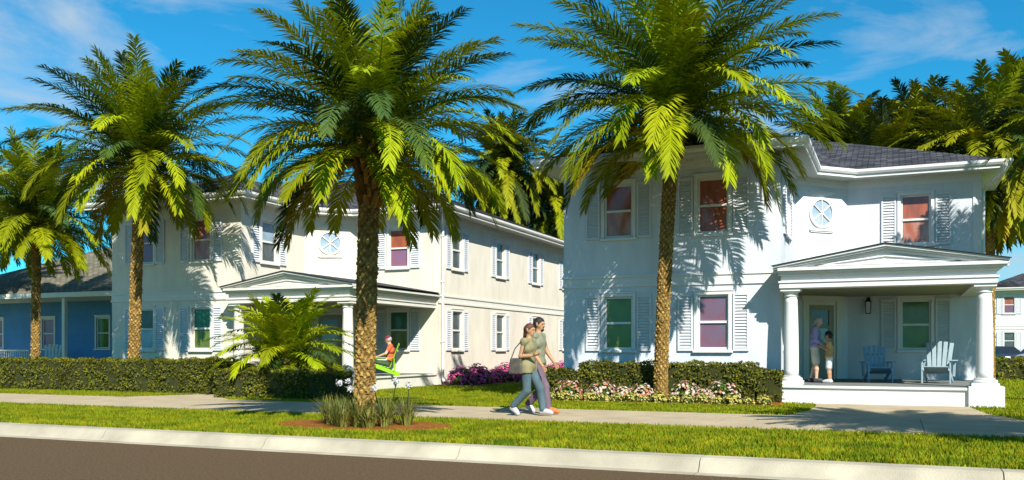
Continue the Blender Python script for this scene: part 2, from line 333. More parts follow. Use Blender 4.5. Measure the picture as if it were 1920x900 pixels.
def win_meshes(trimm):
    if ('win', trimm) in CACHE: return CACHE[('win', trimm)]
    f = MB(); w, h = WW / 2, WH
    for x0, x1 in ((-w, -w + 0.05), (w - 0.05, w)): f.box(x0, x1, 0.03, 0.10, 0, h)      # sash frame inside the opening
    f.box(-w + 0.05, w - 0.05, 0.03, 0.10, 0, 0.05); f.box(-w + 0.05, w - 0.05, 0.03, 0.10, h - 0.05, h); f.box(-w + 0.05, w - 0.05, 0.015, 0.10, h / 2 - 0.03, h / 2 + 0.03)
    t = 0.085                                                                     # surround on the wall face
    f.box(-w - t, -w, -0.035, 0.005, -0.02, h + t); f.box(w, w + t, -0.035, 0.005, -0.02, h + t); f.box(-w, w, -0.035, 0.005, h, h + t)
    f.box(-w - t - 0.03, w + t + 0.03, -0.055, 0.004, h + t, h + t + 0.04)
    s = MB(); s.box(-w - t - 0.03, w + t + 0.03, -0.085, 0.03, -0.085, -0.02)
    p = MB(); p.box(-w + 0.05, w - 0.05, 0.060, 0.075, 0, h / 2 - 0.08)
    CACHE[('win', trimm)] = (f.mesh('window', trimm, bevel=0.006), s.mesh('sill', trimm, bevel=0.01), p)
    return CACHE[('win', trimm)]
def pane_mesh(m):
    if ('pane', m) not in CACHE:
        p = MB(); w = WW / 2 - 0.05; p.box(-w, w, 0.060, 0.075, 0, WH / 2 - 0.08); CACHE[('pane', m)] = p.mesh('pane', m)
    return CACHE[('pane', m)]
def shutter_mesh(m):
    if ('sh', m) not in CACHE:
        s = MB(); w, h = 0.19, WH + 0.08
        s.box(-w, -w + 0.045, -0.05, 0, 0, h); s.box(w - 0.045, w, -0.05, 0, 0, h); s.box(-w + 0.045, w - 0.045, -0.05, 0, 0, 0.07); s.box(-w + 0.045, w - 0.045, -0.05, 0, h - 0.07, h); s.box(-w + 0.045, w - 0.045, -0.012, 0, 0.07, h - 0.07)
        k = 17
        for i in range(k):
            z = 0.075 + (h - 0.15) * (i + 0.5) / k
            s.add([(-w + 0.045, -0.047, z - 0.03), (w - 0.045, -0.047, z - 0.03), (w - 0.045, -0.014, z + 0.028), (-w + 0.045, -0.014, z + 0.028),
                   (-w + 0.045, -0.040, z - 0.033), (w - 0.045, -0.040, z - 0.033), (w - 0.045, -0.012, z + 0.016), (-w + 0.045, -0.012, z + 0.016)], [(0, 1, 2, 3), (7, 6, 5, 4), (0, 4, 5, 1), (1, 5, 6, 2), (0, 3, 7, 4)])
        CACHE[('sh', m)] = s.mesh('shutter', m)
    return CACHE[('sh', m)]
def place_window(root, p, rz, z, mu, ml, trimm, shut=True, name='window'):
    f, s, _ = win_meshes(trimm)
    o = link(name, f, root, (p[0], p[1], z), rz); link('sill', s, o)
    link('pane', pane_mesh(mu), o, (0, 0, WH / 2 + 0.03)); link('pane', pane_mesh(ml), o, (0, 0, 0.05))
    if shut:
        for sg in (-1, 1):
            q = Vector((p[0], p[1])) + Vector((math.cos(rz), math.sin(rz))) * sg * (WW / 2 + 0.085 + 0.03 + 0.19)
            link('shutter', shutter_mesh('shutter_paint'), root, (q.x, q.y, z - 0.04), rz)
    return o
ZL, ZU = 1.25, 4.15
def big_house(loc, label, wall, trimm, glass, detail=True):
    root = empty('house', (*loc, 0), 0, label, 'house', None)
    P = [(0, 0), (5.55, 0), (5.55, 3.35), (6.85, 4.65), (10.2, 4.65), (10.2, 21), (0, 21)]
    wins = {0: [(1.5, ZU), (3.93, ZU), (1.5, ZL), (3.93, ZL)], 1: [(1.4, ZU), (1.4, ZL)], 2: [], 3: [(1.76, ZU), (1.76, ZL)], 4: [(s, z) for s in (1.45, 5.3, 9.15, 13.0) for z in (ZU, ZL)], 5: [(s, z) for s in (2.5, 7.5) for z in (ZU, ZL)], 6: [(s, z) for s in (4, 9, 14, 18.5) for z in (ZU, ZL)]}
    b = MB()
    for i in range(7):
        a = Vector(P[i]); c = Vector(P[(i + 1) % 7]); d = (c - a).normalized()
        holes = [(s - WW / 2, s + WW / 2, z, z + WH) for s, z in wins[i]]
        if i == 2: holes = [(0.42, 1.42, 0.42, 2.56)]
        wall_shell(b, a, c, 0, 6.02, holes)
        rz = math.atan2(d.y, d.x)
        for k, (s, z) in enumerate(wins[i]):
            mu, ml = glass.get((i, k), ('glass_grey', 'glass_grey'))
            place_window(root, a + d * s, rz, z, mu, ml, trimm)
    w = b.build('wall', wall, root)
    # string course round the house
    s = MB()
    for z0, z1, o in ((2.86, 2.93, 0.035), (2.93, 3.10, 0.012), (3.10, 3.16, 0.04)):
        Q = offset_poly(P, o)
        for i in (0, 3, 4, 5, 6):
            a, c = Q[i], Q[(i + 1) % 7]; A, C = P[i], P[(i + 1) % 7]
            if i == 3: continue
            s.add([(*A, z0), (*C, z0), (*c, z0), (*a, z0), (*A, z1), (*C, z1), (*c, z1), (*a, z1)], [(0, 1, 2, 3), (7, 6, 5, 4), (3, 2, 6, 7), (0, 3, 7, 4), (1, 5, 6, 2)])
    s.build('string_course', trimm, root)
    # corner boards on the recessed front corner
    cbm = MB(); cbm.box(10.02, 10.225, 4.625, 4.65, 3.17, 6.0); cbm.box(10.2, 10.225, 4.65, 4.80, 3.17, 6.0); cbm.build('corner_board', trimm, root)
    # eaves
    OV = 0.58; E = offset_poly(P, OV); G = offset_poly(P, OV + 0.11)
    so_ = MB(); so_.poly([(x, y, 6.0) for x, y in reversed(E)]); so_.build('soffit', 'soffit', root)
    f = MB()
    prof = [(OV, 5.985), (OV + 0.035, 5.985), (OV + 0.035, 6.06), (OV + 0.085, 6.075), (OV + 0.12, 6.13), (OV + 0.12, 6.20), (OV + 0.10, 6.20), (OV + 0.02, 6.205)]
    rings = [[(*q, z) for q in offset_poly(P, o)] for o, z in prof]
    for r0, r1 in zip(rings[:-1], rings[1:]):
        for i in range(7):
            j = (i + 1) % 7; f.poly([r0[i], r0[j], r1[j], r1[i]])
    f.build('gutter', trimm, root)
    fr = MB()
    for z0, z1, o in ((5.78, 5.90, 0.02), (5.90, 6.0, 0.05)):
        Q = offset_poly(P, o)
        for i in range(7):
            a, c = Q[i], Q[(i + 1) % 7]; A, C = P[i], P[(i + 1) % 7]
            fr.add([(*A, z0), (*C, z0), (*c, z0), (*a, z0), (*c, z1), (*a, z1)], [(0, 1, 2, 3), (3, 2, 4, 5)])
    fr.build('frieze_board', trimm, root)
    x0, x1, y0, y1 = -OV - 0.03, 10.2 + OV + 0.03, -OV - 0.03, 21 + OV
    xe = E[1][0] + 0.03; ye = E[4][1] - 0.03
    bx, by = E[2]; cx, cy = E[3]; bx += 0.03; cy -= 0.03
    k = (by - bx + cy - cx) / 2
    main = [(x0, ye), (x1, ye), (x1, y1), (x0, y1)]
    left = [(x0, y0), (xe, y0), (xe, y1), (x0, y1)]
    cut = [(x0, y0), (y0 - k, y0), (x1, x1 + k), (x1, y1), (x0, y1)]
    link('roof', roof_mesh([main, left, cut], 6.195, 0.40, 'shingles'), root)
    # round vent with its two ledges on the splayed wall
    a = Vector(P[2]); d = (Vector(P[3]) - a).normalized(); rz = math.atan2(d.y, d.x); c = a + d * 0.90
    v = MB(); n = 40
    for r0, r1, y, in ((0.36, 0.43, -0.05),):
        ri = [(r * math.cos(2 * math.pi * q / n), yy, r * math.sin(2 * math.pi * q / n)) for r, yy in ((r0, 0.0), (r0, y), (r1, y), (r1, 0.0)) for q in range(n)]
        v.add(ri, [(t * n + q, t * n + (q + 1) % n, (t + 1) * n + (q + 1) % n, (t + 1) * n + q) for t in range(3) for q in range(n)])
    me_ = v.build('round_window', trimm, root, (c.x, c.y, 5.06), rz)
    v2 = MB(); v2.add([(0.365 * math.cos(2 * math.pi * q / n), -0.012, 0.365 * math.sin(2 * math.pi * q / n)) for q in range(n)], [tuple(range(n))]); v2.build('pane', 'glass_pale', me_)
    v3 = MB()
    for ang in (90, 38, 142): v3.beam((-0.35 * math.cos(R(ang)), -0.025, -0.35 * math.sin(R(ang))), (0.35 * math.cos(R(ang)), -0.025, 0.35 * math.sin(R(ang))), 0.04, 0.03)
    v3.build('glazing_bar', trimm, me_)
    for z in (4.55, 5.60):
        l_ = MB(); l_.box(-0.42, 0.42, -0.06, 0, 0, 0.06); l_.box(-0.38, 0.38, -0.035, 0, -0.04, 0); l_.build('ledge', trimm, root, (c.x, c.y, z), rz)
    # front door on the splayed wall, behind the porch
    c = a + d * 0.92; dm = MB()
    dm.box(-0.5, -0.43, 0.0, 0.10, 0, 2.14); dm.box(0.43, 0.5, 0.0, 0.10, 0, 2.14); dm.box(-0.43, 0.43, 0.0, 0.10, 2.07, 2.14)
    for xx in (-0.66, 0.5): dm.box(xx, xx + 0.16, -0.045, 0.004, 0, 2.2)
    dm.box(-0.72, 0.72, -0.06, 0.004, 2.2, 2.36)
    df = dm.build('door_frame', 'trim_cream', root, (c.x, c.y, 0.42), rz, bevel=0.006)
    dd = MB(); dd.box(-0.43, -0.30, 0.04, 0.085, 0.01, 2.07); dd.box(0.30, 0.43, 0.04, 0.085, 0.01, 2.07)
    for z0, z1 in ((0.01, 0.20), (0.85, 1.0), (1.42, 1.50), (1.93, 2.07)): dd.box(-0.30, 0.30, 0.04, 0.085, z0, z1)
    dd.box(-0.30, 0.30, 0.062, 0.082, 0.20, 0.85)
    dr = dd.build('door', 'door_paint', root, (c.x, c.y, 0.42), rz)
    for z0, z1, g in ((1.0, 1.42, 'glass_pale'), (1.50, 1.93, 'glass_plum')):
        g_ = MB(); g_.box(-0.30, 0.30, 0.066, 0.078, z0, z1); g_.build('pane', g, dr)
    h_ = MB(); h_.tube([(0.36, 0.04, 0.95), (0.36, -0.03, 0.95)], 0.012); h_.tube([(0.36, -0.03, 0.95), (0.25, -0.03, 0.95)], 0.012); h_.build('handle', 'dark_metal', dr)
    # wall lantern by the porch window
    lm = MB(); lm.box(-0.05, 0.05, -0.02, 0, -0.02, 0.22); lm.tube([(0, 0, 0.18), (0, -0.14, 0.24), (0, -0.16, 0.18)], 0.012, 6); lm.add([(-.09, -.25, .10), (.09, -.25, .10), (.09, -.07, .10), (-.09, -.07, .10), (0, -.16, .20)], [(0, 1, 4), (1, 2, 4), (2, 3, 4), (3, 0, 4), (3, 2, 1, 0)])
    for xx in (-.07, .07):
        for yy in (-.23, -.09): lm.beam((xx, yy, .10), (xx * .8, -.16 + (yy + .16) * .8, -.22), .012, .012)
    lm.box(-.06, .06, -.22, -.10, -.24, -.22)
    ln_ = lm.build('wall_lantern', 'dark_metal', root, (7.4, 4.65, 2.48)); lg = MB(); lg.add([(x_ * s_, -.16 + y_ * s_, z_) for s_, z_ in ((0.06, .095), (.047, -.218)) for x_, y_ in ((-1, -1), (1, -1), (1, 1), (-1, 1))], [(0, 1, 5, 4), (1, 2, 6, 5), (2, 3, 7, 6), (3, 0, 4, 7)]); lg.build('lantern_glass', 'lamp_glass', ln_)
    # downspout on the right corner
    ds = MB(); ds.tube([(10.72, 4.0, 6.02), (10.70, 4.08, 5.90), (10.34, 4.72, 5.62), (10.275, 4.86, 5.50), (10.275, 4.86, 0.25), (10.36, 4.80, 0.12)], 0.05, 10); ds.tube([(10.72, 4.0, 6.06), (10.72, 4.0, 6.0)], [0.075, 0.05], 10)
    for z in (1.5, 3.6, 5.2): ds.box(10.2, 10.34, 4.80, 4.92, z, z + 0.03)
    ds.build('downspout', 'trim', root, smooth=False)
    # porch
    FX0, FX1, FY, FZ = 5.57, 10.12, -0.70, 0.42
    fl = MB(); fl.prism([(FX0, FY), (FX1, FY), (FX1, 4.64), (6.865, 4.64), (FX0, 3.34)], 0, FZ - 0.06); fl.prism([(FX0 - 0.02, FY - 0.05), (FX1 + 0.05, FY - 0.05), (FX1 + 0.05, 4.64), (6.865, 4.64), (FX0 + 0.0, 3.34)], FZ - 0.058, FZ - 0.004)
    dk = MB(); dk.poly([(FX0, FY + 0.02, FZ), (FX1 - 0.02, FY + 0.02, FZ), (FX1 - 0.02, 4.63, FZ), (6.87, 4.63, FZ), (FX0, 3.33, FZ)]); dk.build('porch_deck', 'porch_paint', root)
    fl.build('porch_floor', trimm, root)
    for cx_, cy_ in ((FX0 + 0.27, FY + 0.26), (FX1 - 0.24, FY + 0.26)):
        co = MB(); pr = [(0.172 - 0.032 * max(0, (t - 0.3) / 0.7) ** 1.6, 0.62 + 1.86 * t) for t in [i / 14 for i in range(15)]]
        co.lathe(pr, 32); col_o = co.build('column', trimm, root, (cx_, cy_, 0), smooth=True)
        big = cx_ > 8
        ba = MB(); ba.box(-0.27, 0.27, -0.27, 0.27, FZ + 0.002, FZ + 0.10)
        if big: ba.box(-0.33, 0.36, -0.34, 0.30, 0, FZ + 0.03)
        ba.lathe([(0.25, FZ + 0.10), (0.262, FZ + 0.13), (0.25, FZ + 0.165), (0.20, FZ + 0.175), (0.215, FZ + 0.20), (0.18, FZ + 0.21)], 32); ba.build('column_base', trimm, col_o)
        ca = MB(); ca.lathe([(0.142, 2.48), (0.165, 2.49), (0.165, 2.51), (0.145, 2.52), (0.15, 2.56), (0.205, 2.61)], 32); ca.box(-0.22, 0.22, -0.22, 0.22, 2.61, 2.68); ca.build('capital', trimm, col_o)
    en = MB()
    for z0, z1, o in ((2.68, 2.80, 0.0), (2.80, 2.84, 0.03), (2.84, 2.97, -0.03), (2.97, 3.02, 0.05), (3.02, 3.07, 0.11), (3.07, 3.14, 0.17)):
        en.box(FX0 + 0.03 - min(o, 0.02), FX1 + o, FY - o, FY + 0.50, z0, z1)           # front beam
        en.box(FX1 - 0.42, FX1 + o, FY + 0.50, 4.64, z0, z1)                            # right beam
    en.build('entablature', trimm, root)
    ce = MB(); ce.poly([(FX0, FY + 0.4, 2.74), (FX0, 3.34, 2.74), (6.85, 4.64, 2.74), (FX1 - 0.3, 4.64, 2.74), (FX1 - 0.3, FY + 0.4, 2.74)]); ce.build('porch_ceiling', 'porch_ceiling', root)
    xa, xb = FX0 - 0.10, FX1 + 0.20; xm = (xa + xb) / 2; zb, zt = 3.142, 3.60
    pd = MB(); yt = FY - 0.02
    pd.add([(xa + .1, yt, zb), (xb - .1, yt, zb), (xm, yt, zt - 0.03), (xa + .1, yt + 0.1, zb), (xb - .1, yt + 0.1, zb), (xm, yt + 0.1, zt - 0.03)], [(0, 1, 2), (5, 4, 3)])
    for sx, ex in ((xa, xm), (xb, xm)):                                              # raking cornice in three steps
        for k_, (dz, y_, hgt) in enumerate(((0.0, FY - 0.20, 0.05), (-0.05, FY - 0.15, 0.05), (-0.11, FY - 0.08, 0.055))):
            q0 = (sx, zb + 0.02 + dz + 0.03); q1 = (ex, zt + dz)
            pd.add([(q0[0], y_, q0[1]), (q1[0], y_, q1[1]), (q1[0], y_, q1[1] - hgt), (q0[0], y_, q0[1] - hgt), (q0[0], FY + 0.09, q0[1]), (q1[0], FY + 0.09, q1[1]), (q1[0], FY + 0.09, q1[1] - hgt), (q0[0], FY + 0.09, q0[1] - hgt)],
                   [(0, 1, 2, 3), (3, 2, 6, 7), (0, 3, 7, 4), (4, 5, 1, 0), (7, 6, 5, 4)])
    # inner raised triangle
    s_ = 0.62; h2 = (zt - zb - 0.19)
    for (u0, v0), (u1, v1) in (((-1, 0), (0, 1)), ((0, 1), (1, 0)), ((-1, 0), (1, 0))):
        hw = (xb - xa) / 2 * s_; pd.beam((xm + u0 * hw, yt - 0.02, zb + 0.035 + v0 * h2 * s_), (xm + u1 * hw, yt - 0.02, zb + 0.035 + v1 * h2 * s_), 0.04, 0.03)
    pd.build('pediment', trimm, root)
    pr_ = MB()
    uv = []
    for sx in (xa - 0.03, xb + 0.03):
        e0, e1 = (sx, FY - 0.23, zb + 0.055), (xm, FY - 0.23, zt + 0.025); f0, f1 = (sx, 4.64, zb + 0.055), (xm, 4.64, zt + 0.025)
        q = [e0, f0, f1, e1] if sx < xm else [f0, e0, e1, f1]; pr_.poly(q); uv += [(p[1], abs(p[0] - sx)) for p in q]
        q = [(x_, y_, z_ - 0.022) for x_, y_, z_ in (e0, e1)]; q2 = [e0, e1, q[1], q[0]] if sx > xm else [e1, e0, q[0], q[1]]; pr_.poly(q2); uv += [(0, 0)] * 4
    me = pr_.mesh('porch_roof', 'shingles'); ul = me.uv_layers.new(name='UVMap'); ul.data.foreach_set('uv', [c_ for p in uv for c_ in p]); link('porch_roof', me, root)
    return root
H2 = (-8.1, 22.4); H1 = (-24.8, 22.9)
RU, GU = ('glass_rust', 'glass_rust'), ('glass_green', 'glass_green')
big_house(H2, 'white two storey house on the right with two people on its porch', 'stucco_white', 'trim',
  {(0, 0): ('glass_rust', 'glass_rust_cloud'), (0, 1): RU, (0, 2): GU, (0, 3): ('glass_plum', 'glass_plum'), (1, 0): ('glass_pale', 'glass_grey'), (3, 0): ('glass_rust', 'glass_rust_cloud'), (3, 1): GU})
big_house(H1, 'cream two storey house in the middle showing its long sunny side wall', 'stucco_cream', 'trim_cream',
  {(0, 0): ('glass_violet', 'glass_violet'), (0, 1): ('glass_rust', 'glass_rust_cloud'), (0, 2): ('glass_grey', 'glass_pale'), (0, 3): ('glass_emerald', 'glass_green'), (1, 0): ('glass_pale', 'glass_grey'), (3, 0): ('glass_rust', 'glass_violet'), (3, 1): ('glass_emerald', 'glass_green')})
big_house((6.9, 82.0), 'distant white two storey house beyond the parked cars at the right edge', 'stucco_white', 'trim', {(0, 0): ('glass_rust', 'glass_plum'), (0, 2): ('glass_grey', 'glass_grey')})

# the low blue house at the far left
def low_house(loc):
    root = empty('house', (*loc, 0), 0, 'low blue house with a tan roof and shady porch at far left', 'house')
    Lx, Ly = 14.0, 9.0; P = [(0, 0), (Lx, 0), (Lx, Ly), (0, Ly)]
    ws = [(2.2, 'glass_pink'), (5.6, 'glass_pink'), (9.0, 'glass_green'), (11.9, 'glass_green')]
    b = MB(); wall_shell(b, P[0], P[1], 0, 3.5, [(s - WW / 2, s + WW / 2, 1.3, 1.3 + WH) for s, _ in ws])
    for i in (1, 2, 3): wall_shell(b, P[i], P[(i + 1) % 4], 0, 3.5, [])
    b.build('wall', 'stucco_shade_blue', root)
    for s, g in ws: place_window(root, (s, 0), 0, 1.3, g, g, 'trim_cream', shut=False)
    E = [(-0.5, -2.6), (Lx + 0.5, -2.6), (Lx + 0.5, Ly + 0.5), (-0.5, Ly + 0.5)]
    e = MB(); e.prism(E, 3.42, 3.48); e.build('soffit', 'soffit', root)
    g = MB()
    for i in range(4):
        a, c = E[i], E[(i + 1) % 4]; g.beam((*a, 3.52), (*c, 3.52), 0.08, 0.2)
    g.build('gutter', 'trim', root)
    link('roof', roof_mesh([[(x * 1.0, y) for x, y in E]], 3.60, 0.45, 'shingles_tan'), root)
    f = MB(); f.box(-0.3, Lx + 0.3, -2.4, -0.01, 0, 0.35); f.build('porch_floor', 'trim', root)
    for x in (0.0, 4.6, 9.3, Lx): c = MB(); c.box(-0.08, 0.08, -0.08, 0.08, 0.35, 3.42); c.box(-0.13, 0.13, -0.13, 0.13, 0.352, 0.5); c.build('porch_post', 'trim', root, (x, -2.25, 0), bevel=0.01)
    for a, c in ((0.1, 4.5), (4.7, 7.2)):
        r = MB(); r.beam((a, -2.25, 1.2), (c, -2.25, 1.2), 0.09, 0.06); r.beam((a, -2.25, 0.5), (c, -2.25, 0.5), 0.06, 0.05)
        x = a + 0.1
        while x < c: r.box(x - 0.015, x + 0.015, -2.265, -2.235, 0.52, 1.18); x += 0.14
        r.build('railing', 'white_paint', root)
    return root
low_house((-41.5, 29.5))

# ------------------------------------------------------------------ palms
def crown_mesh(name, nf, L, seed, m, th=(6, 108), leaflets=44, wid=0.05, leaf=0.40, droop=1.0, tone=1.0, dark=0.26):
    r = np.random.default_rng(seed); VV = []; QQ = []; TT = []; tq = []; tt = []; nv = 0
    for i in range(nf):
        f = (i + 0.5) / nf; az = i * 2.39996 + r.uniform(-0.25, 0.25); th0 = R(th[0] + (th[1] - th[0]) * f ** 0.8 + r.uniform(-5, 5))
        Li = L * (0.80 + 0.25 * math.sin(math.pi * min(1, f * 1.1)) + r.uniform(-0.08, 0.08)); bend = R(22 + 55 * math.sin(min(th0, R(100)))) * r.uniform(0.75, 1.25) * droop
        ns = 24; s = np.linspace(0, 1, ns + 1); tha = np.minimum(th0 + bend * s ** 1.3, R(168)); ds = Li / ns
        rad = np.concatenate([[0], np.cumsum(np.sin(tha[:-1]) * ds)]) + 0.10; zz = np.concatenate([[0], np.cumsum(np.cos(tha[:-1]) * ds)]) + (0.15 - 0.45 * f)
        side = r.uniform(-0.10, 0.10) * Li * s ** 2; twist = r.uniform(-0.5, 0.5)
        ca, sa = math.cos(az), math.sin(az)
        P = np.stack([rad * ca - side * sa, rad * sa + side * ca, zz], 1)
        T = np.gradient(P, axis=0); T /= np.linalg.norm(T, axis=1)[:, None]
        S0 = np.array([-sa, ca, 0.0]); S = S0 - T * (T @ S0)[:, None]; S /= np.linalg.norm(S, axis=1)[:, None]; U = np.cross(T, S); U *= np.sign((U @ np.array([ca * math.cos(th0) * -1, sa * math.cos(th0) * -1, math.sin(th0) + 1e-3])))[:, None] + 0.0
        tint = np.array([r.uniform(0.72, 1.22)] * 3) * tone * np.array([r.uniform(0.9, 1.1), 1.0, r.uniform(0.8, 1.3)])
        if r.random() < dark: tint = tint * np.array([0.20, 0.30, 3.0]) * r.uniform(0.75, 1.3)      # random fronds tinted dark blue-green, painting crown shade into the colour
        if f > 0.93 and r.random() < 0.3: tint = tint * np.array([1.15, 0.85, 1.0])
        # rachis: three-sided strip
        w = 0.030 * (1 - s * 0.8) * L / 3
        base = nv; ring = np.stack([P - S * w[:, None], P + S * w[:, None], P - U * w[:, None] * 1.2], 1).reshape(-1, 3); VV.append(ring); nv += len(ring)
        for k in range(ns):
            for a, b in ((0, 1), (1, 2), (2, 0)): QQ.append((base + 3 * k + a, base + 3 * k + b, base + 3 * k + 3 + b, base + 3 * k + 3 + a)); tq.append(tint * 1.05)
        # leaflets
        n = leaflets; sl = np.repeat(np.linspace(0.10, 0.995, n), 2) + r.uniform(-0.006, 0.006, 2 * n); sl = np.clip(sl, 0.08, 1); sg = np.tile([-1.0, 1.0], n)
        ip = lambda A: np.stack([np.interp(sl, s, A[:, c]) for c in range(3)], 1)
        p, t_, s_, u_ = ip(P), ip(T), ip(S), ip(U)
        ll = leaf * L / 3 * np.clip(np.minimum((sl + 0.08) / 0.30, 1.0) * (1.0 - 0.55 * np.clip((sl - 0.55) / 0.45, 0, 1) ** 1.5), 0.1, 1) * r.uniform(0.85, 1.15, 2 * n)
        phi = np.radians(66 - 34 * sl + r.uniform(-7, 7, 2 * n)); vv = np.radians(r.uniform(5, 38, 2 * n))
        D = t_ * np.cos(phi)[:, None] + (s_ * (sg * np.cos(vv))[:, None] + u_ * np.sin(vv)[:, None]) * np.sin(phi)[:, None]
        G = np.array([0, 0, -1.0]); D1 = D + G * 0.18; D1 /= np.linalg.norm(D1, axis=1)[:, None]; D2 = D + G * 0.55; D2 /= np.linalg.norm(D2, axis=1)[:, None]
        Wd = np.cross(D1, u_); Wd /= np.linalg.norm(Wd, axis=1)[:, None] + 1e-9; ww = (wid * L / 3 * r.uniform(0.8, 1.2, 2 * n))[:, None]
        m1 = p + D1 * ll[:, None] * 0.5; e = m1 + D2 * ll[:, None] * 0.5
        lv = np.stack([p - Wd * ww * 0.22, p + Wd * ww * 0.22, m1 + Wd * ww * 0.5, m1 - Wd * ww * 0.5, e], 1).reshape(-1, 3); VV.append(lv)
        b0 = nv + 5 * np.arange(2 * n); nv += len(lv)
        lt = tint[None] * r.uniform(0.85, 1.15, (2 * n, 1))
        QQ += list(zip(b0, b0 + 1, b0 + 2, b0 + 3)); tq += list(lt); TT += list(zip(b0 + 3, b0 + 2, b0 + 4)); tt += list(lt)
    Q = np.array(QQ); T3 = np.array(TT)
    return np_mesh(name, np.concatenate(VV), [Q, T3], m, np.concatenate([np.array(tq), np.array(tt)]))
def trunk_mesh(h, r0, r1, lean, res=1.0, seed=0):
    na = int(56 * res); nr = max(8, int(h / 0.022 * res)); nsc = 9; r = np.random.default_rng(seed)
    z = np.linspace(-0.05, h, nr); a = np.linspace(0, 2 * np.pi, na, endpoint=False); Z, A = np.meshgrid(z, a, indexing='ij')
    t = np.clip(Z / h, 0, 1); rad = r0 + (r1 - r0) * t + 0.10 * r0 * np.exp(-t * 12) + 0.35 * r1 * np.clip((Z - (h - 1.1)) / 1.1, 0, 1) ** 1.4
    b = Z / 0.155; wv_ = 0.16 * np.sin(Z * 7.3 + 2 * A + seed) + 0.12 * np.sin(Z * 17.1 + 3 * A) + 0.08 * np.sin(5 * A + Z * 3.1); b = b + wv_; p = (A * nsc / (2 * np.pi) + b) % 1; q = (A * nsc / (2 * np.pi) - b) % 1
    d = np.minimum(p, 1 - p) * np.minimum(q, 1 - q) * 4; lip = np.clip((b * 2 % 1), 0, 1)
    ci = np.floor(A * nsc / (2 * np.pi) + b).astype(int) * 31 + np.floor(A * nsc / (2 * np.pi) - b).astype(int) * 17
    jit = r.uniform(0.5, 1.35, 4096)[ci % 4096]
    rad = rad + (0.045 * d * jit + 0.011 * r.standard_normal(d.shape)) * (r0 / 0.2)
    lx = lean[0] * t ** 1.5; ly = lean[1] * t ** 1.5
    V = np.stack([rad * np.cos(A) + lx, rad * np.sin(A) + ly, Z], -1).reshape(-1, 3)
    i, j = np.meshgrid(np.arange(nr - 1), np.arange(na), indexing='ij'); F = np.stack([i * na + j, i * na + (j + 1) % na, (i + 1) * na + (j + 1) % na, (i + 1) * na + j], -1).reshape(-1, 4)
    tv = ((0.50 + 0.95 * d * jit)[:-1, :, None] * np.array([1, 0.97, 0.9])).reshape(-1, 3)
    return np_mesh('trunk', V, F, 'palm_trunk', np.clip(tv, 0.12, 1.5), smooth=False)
def boots_mesh(r1, seed, n=70):
    r = np.random.default_rng(seed); b = MB(); tints = []
    for i in range(n):
        f = i / n; az = i * 2.39996; z = -1.0 + 1.15 * f; rr = r1 * (1.05 + 0.42 * max(0, (z + 1.1) / 1.1) ** 1.4 - 0.5 * max(0, f - 0.8))
        c = Vector((math.cos(az), math.sin(az), 0)); t = Vector((-c.y, c.x, 0)); up = (Vector((0, 0, 1)) + c * (0.35 + 0.4 * f)).normalized(); o = c * (rr * 0.82) + Vector((0, 0, z)); w = r.uniform(0.05, 0.085) * r1 / 0.22; ln = r.uniform(0.14, 0.30)
        n_ = up.cross(t) * -1
        v = [o - t * w, o + t * w, o + t * w * 0.6 + n_ * 0.075, o - t * w * 0.6 + n_ * 0.075]; e = o + up * ln; v += [e - t * w * 0.7, e + t * w * 0.7, e + t * w * 0.45 + n_ * 0.05, e - t * w * 0.45 + n_ * 0.05]
        b.add(v, [(0, 1, 5, 4), (1, 2, 6, 5), (2, 3, 7, 6), (3, 0, 4, 7), (4, 5, 6, 7)]); tints += [[r.uniform(0.5, 1.4)] * 3] * 5
    me = b.mesh('leaf_bases', 'leaf_base'); at = me.attributes.new('tint', 'FLOAT_COLOR', 'FACE'); at.data.foreach_set('color', [c for t in tints for c in (*t, 1.0)]); return me
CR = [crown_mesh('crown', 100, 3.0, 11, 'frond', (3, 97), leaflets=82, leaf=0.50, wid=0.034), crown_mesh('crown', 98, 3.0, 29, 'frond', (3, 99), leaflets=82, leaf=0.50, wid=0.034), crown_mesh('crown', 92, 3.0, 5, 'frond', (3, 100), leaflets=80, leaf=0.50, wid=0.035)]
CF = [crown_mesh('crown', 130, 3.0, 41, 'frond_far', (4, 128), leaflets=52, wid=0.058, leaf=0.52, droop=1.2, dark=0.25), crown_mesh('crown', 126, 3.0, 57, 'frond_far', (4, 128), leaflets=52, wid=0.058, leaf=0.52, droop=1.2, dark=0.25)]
def palm(loc, h, r0, r1, L, crown, rz, lean, label, group='date palms', res=1.0, seed=1):
    root = empty('palm_tree', (*loc, 0), 0, label, 'palm tree', group)
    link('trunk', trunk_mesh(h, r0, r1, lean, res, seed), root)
    link('leaf_bases', boots_mesh(r1, seed), root, (lean[0], lean[1], h))
    link('crown', crown, root, (lean[0], lean[1], h + 0.05), rz, L / 3.0)
    return root
palm((-7.95, 12.45), 4.55, 0.15, 0.155, 2.68, CR[0], 0.6, (0.12, 0.0), 'tall palm in the grass verge rising from a round orange mulch bed', seed=3)
palm((-5.12, 20.9), 6.75, 0.145, 0.15, 3.85, CR[1], 2.2, (0.32, 0.0), 'tall palm standing in the coral flower bed before the white house', seed=4)
palm((-20.95, 20.15), 6.8, 0.15, 0.155, 3.6, CR[2], 4.1, (0.30, 0.0), 'palm growing out of the long hedge before the cream house', seed=5)
palm((-28.9, 23.2), 5.9, 0.14, 0.14, 3.5, CR[0], 1.4, (0.1, 0), 'slimmer palm in front of the low blue house at the left edge', seed=6, res=0.7)
palm((-36.2, 26.0), 6.6, 0.17, 0.17, 3.4, CR[1], 5.0, (0, 0), 'palm half cut off by the left edge of the photo', seed=7, res=0.6)
palm((4.6, 12.1), 4.7, 0.165, 0.165, 2.7, CR[1], 0.3, (0, 0), 'verge palm beyond the right edge that throws its shadow on the pavement', seed=8, res=0.6)
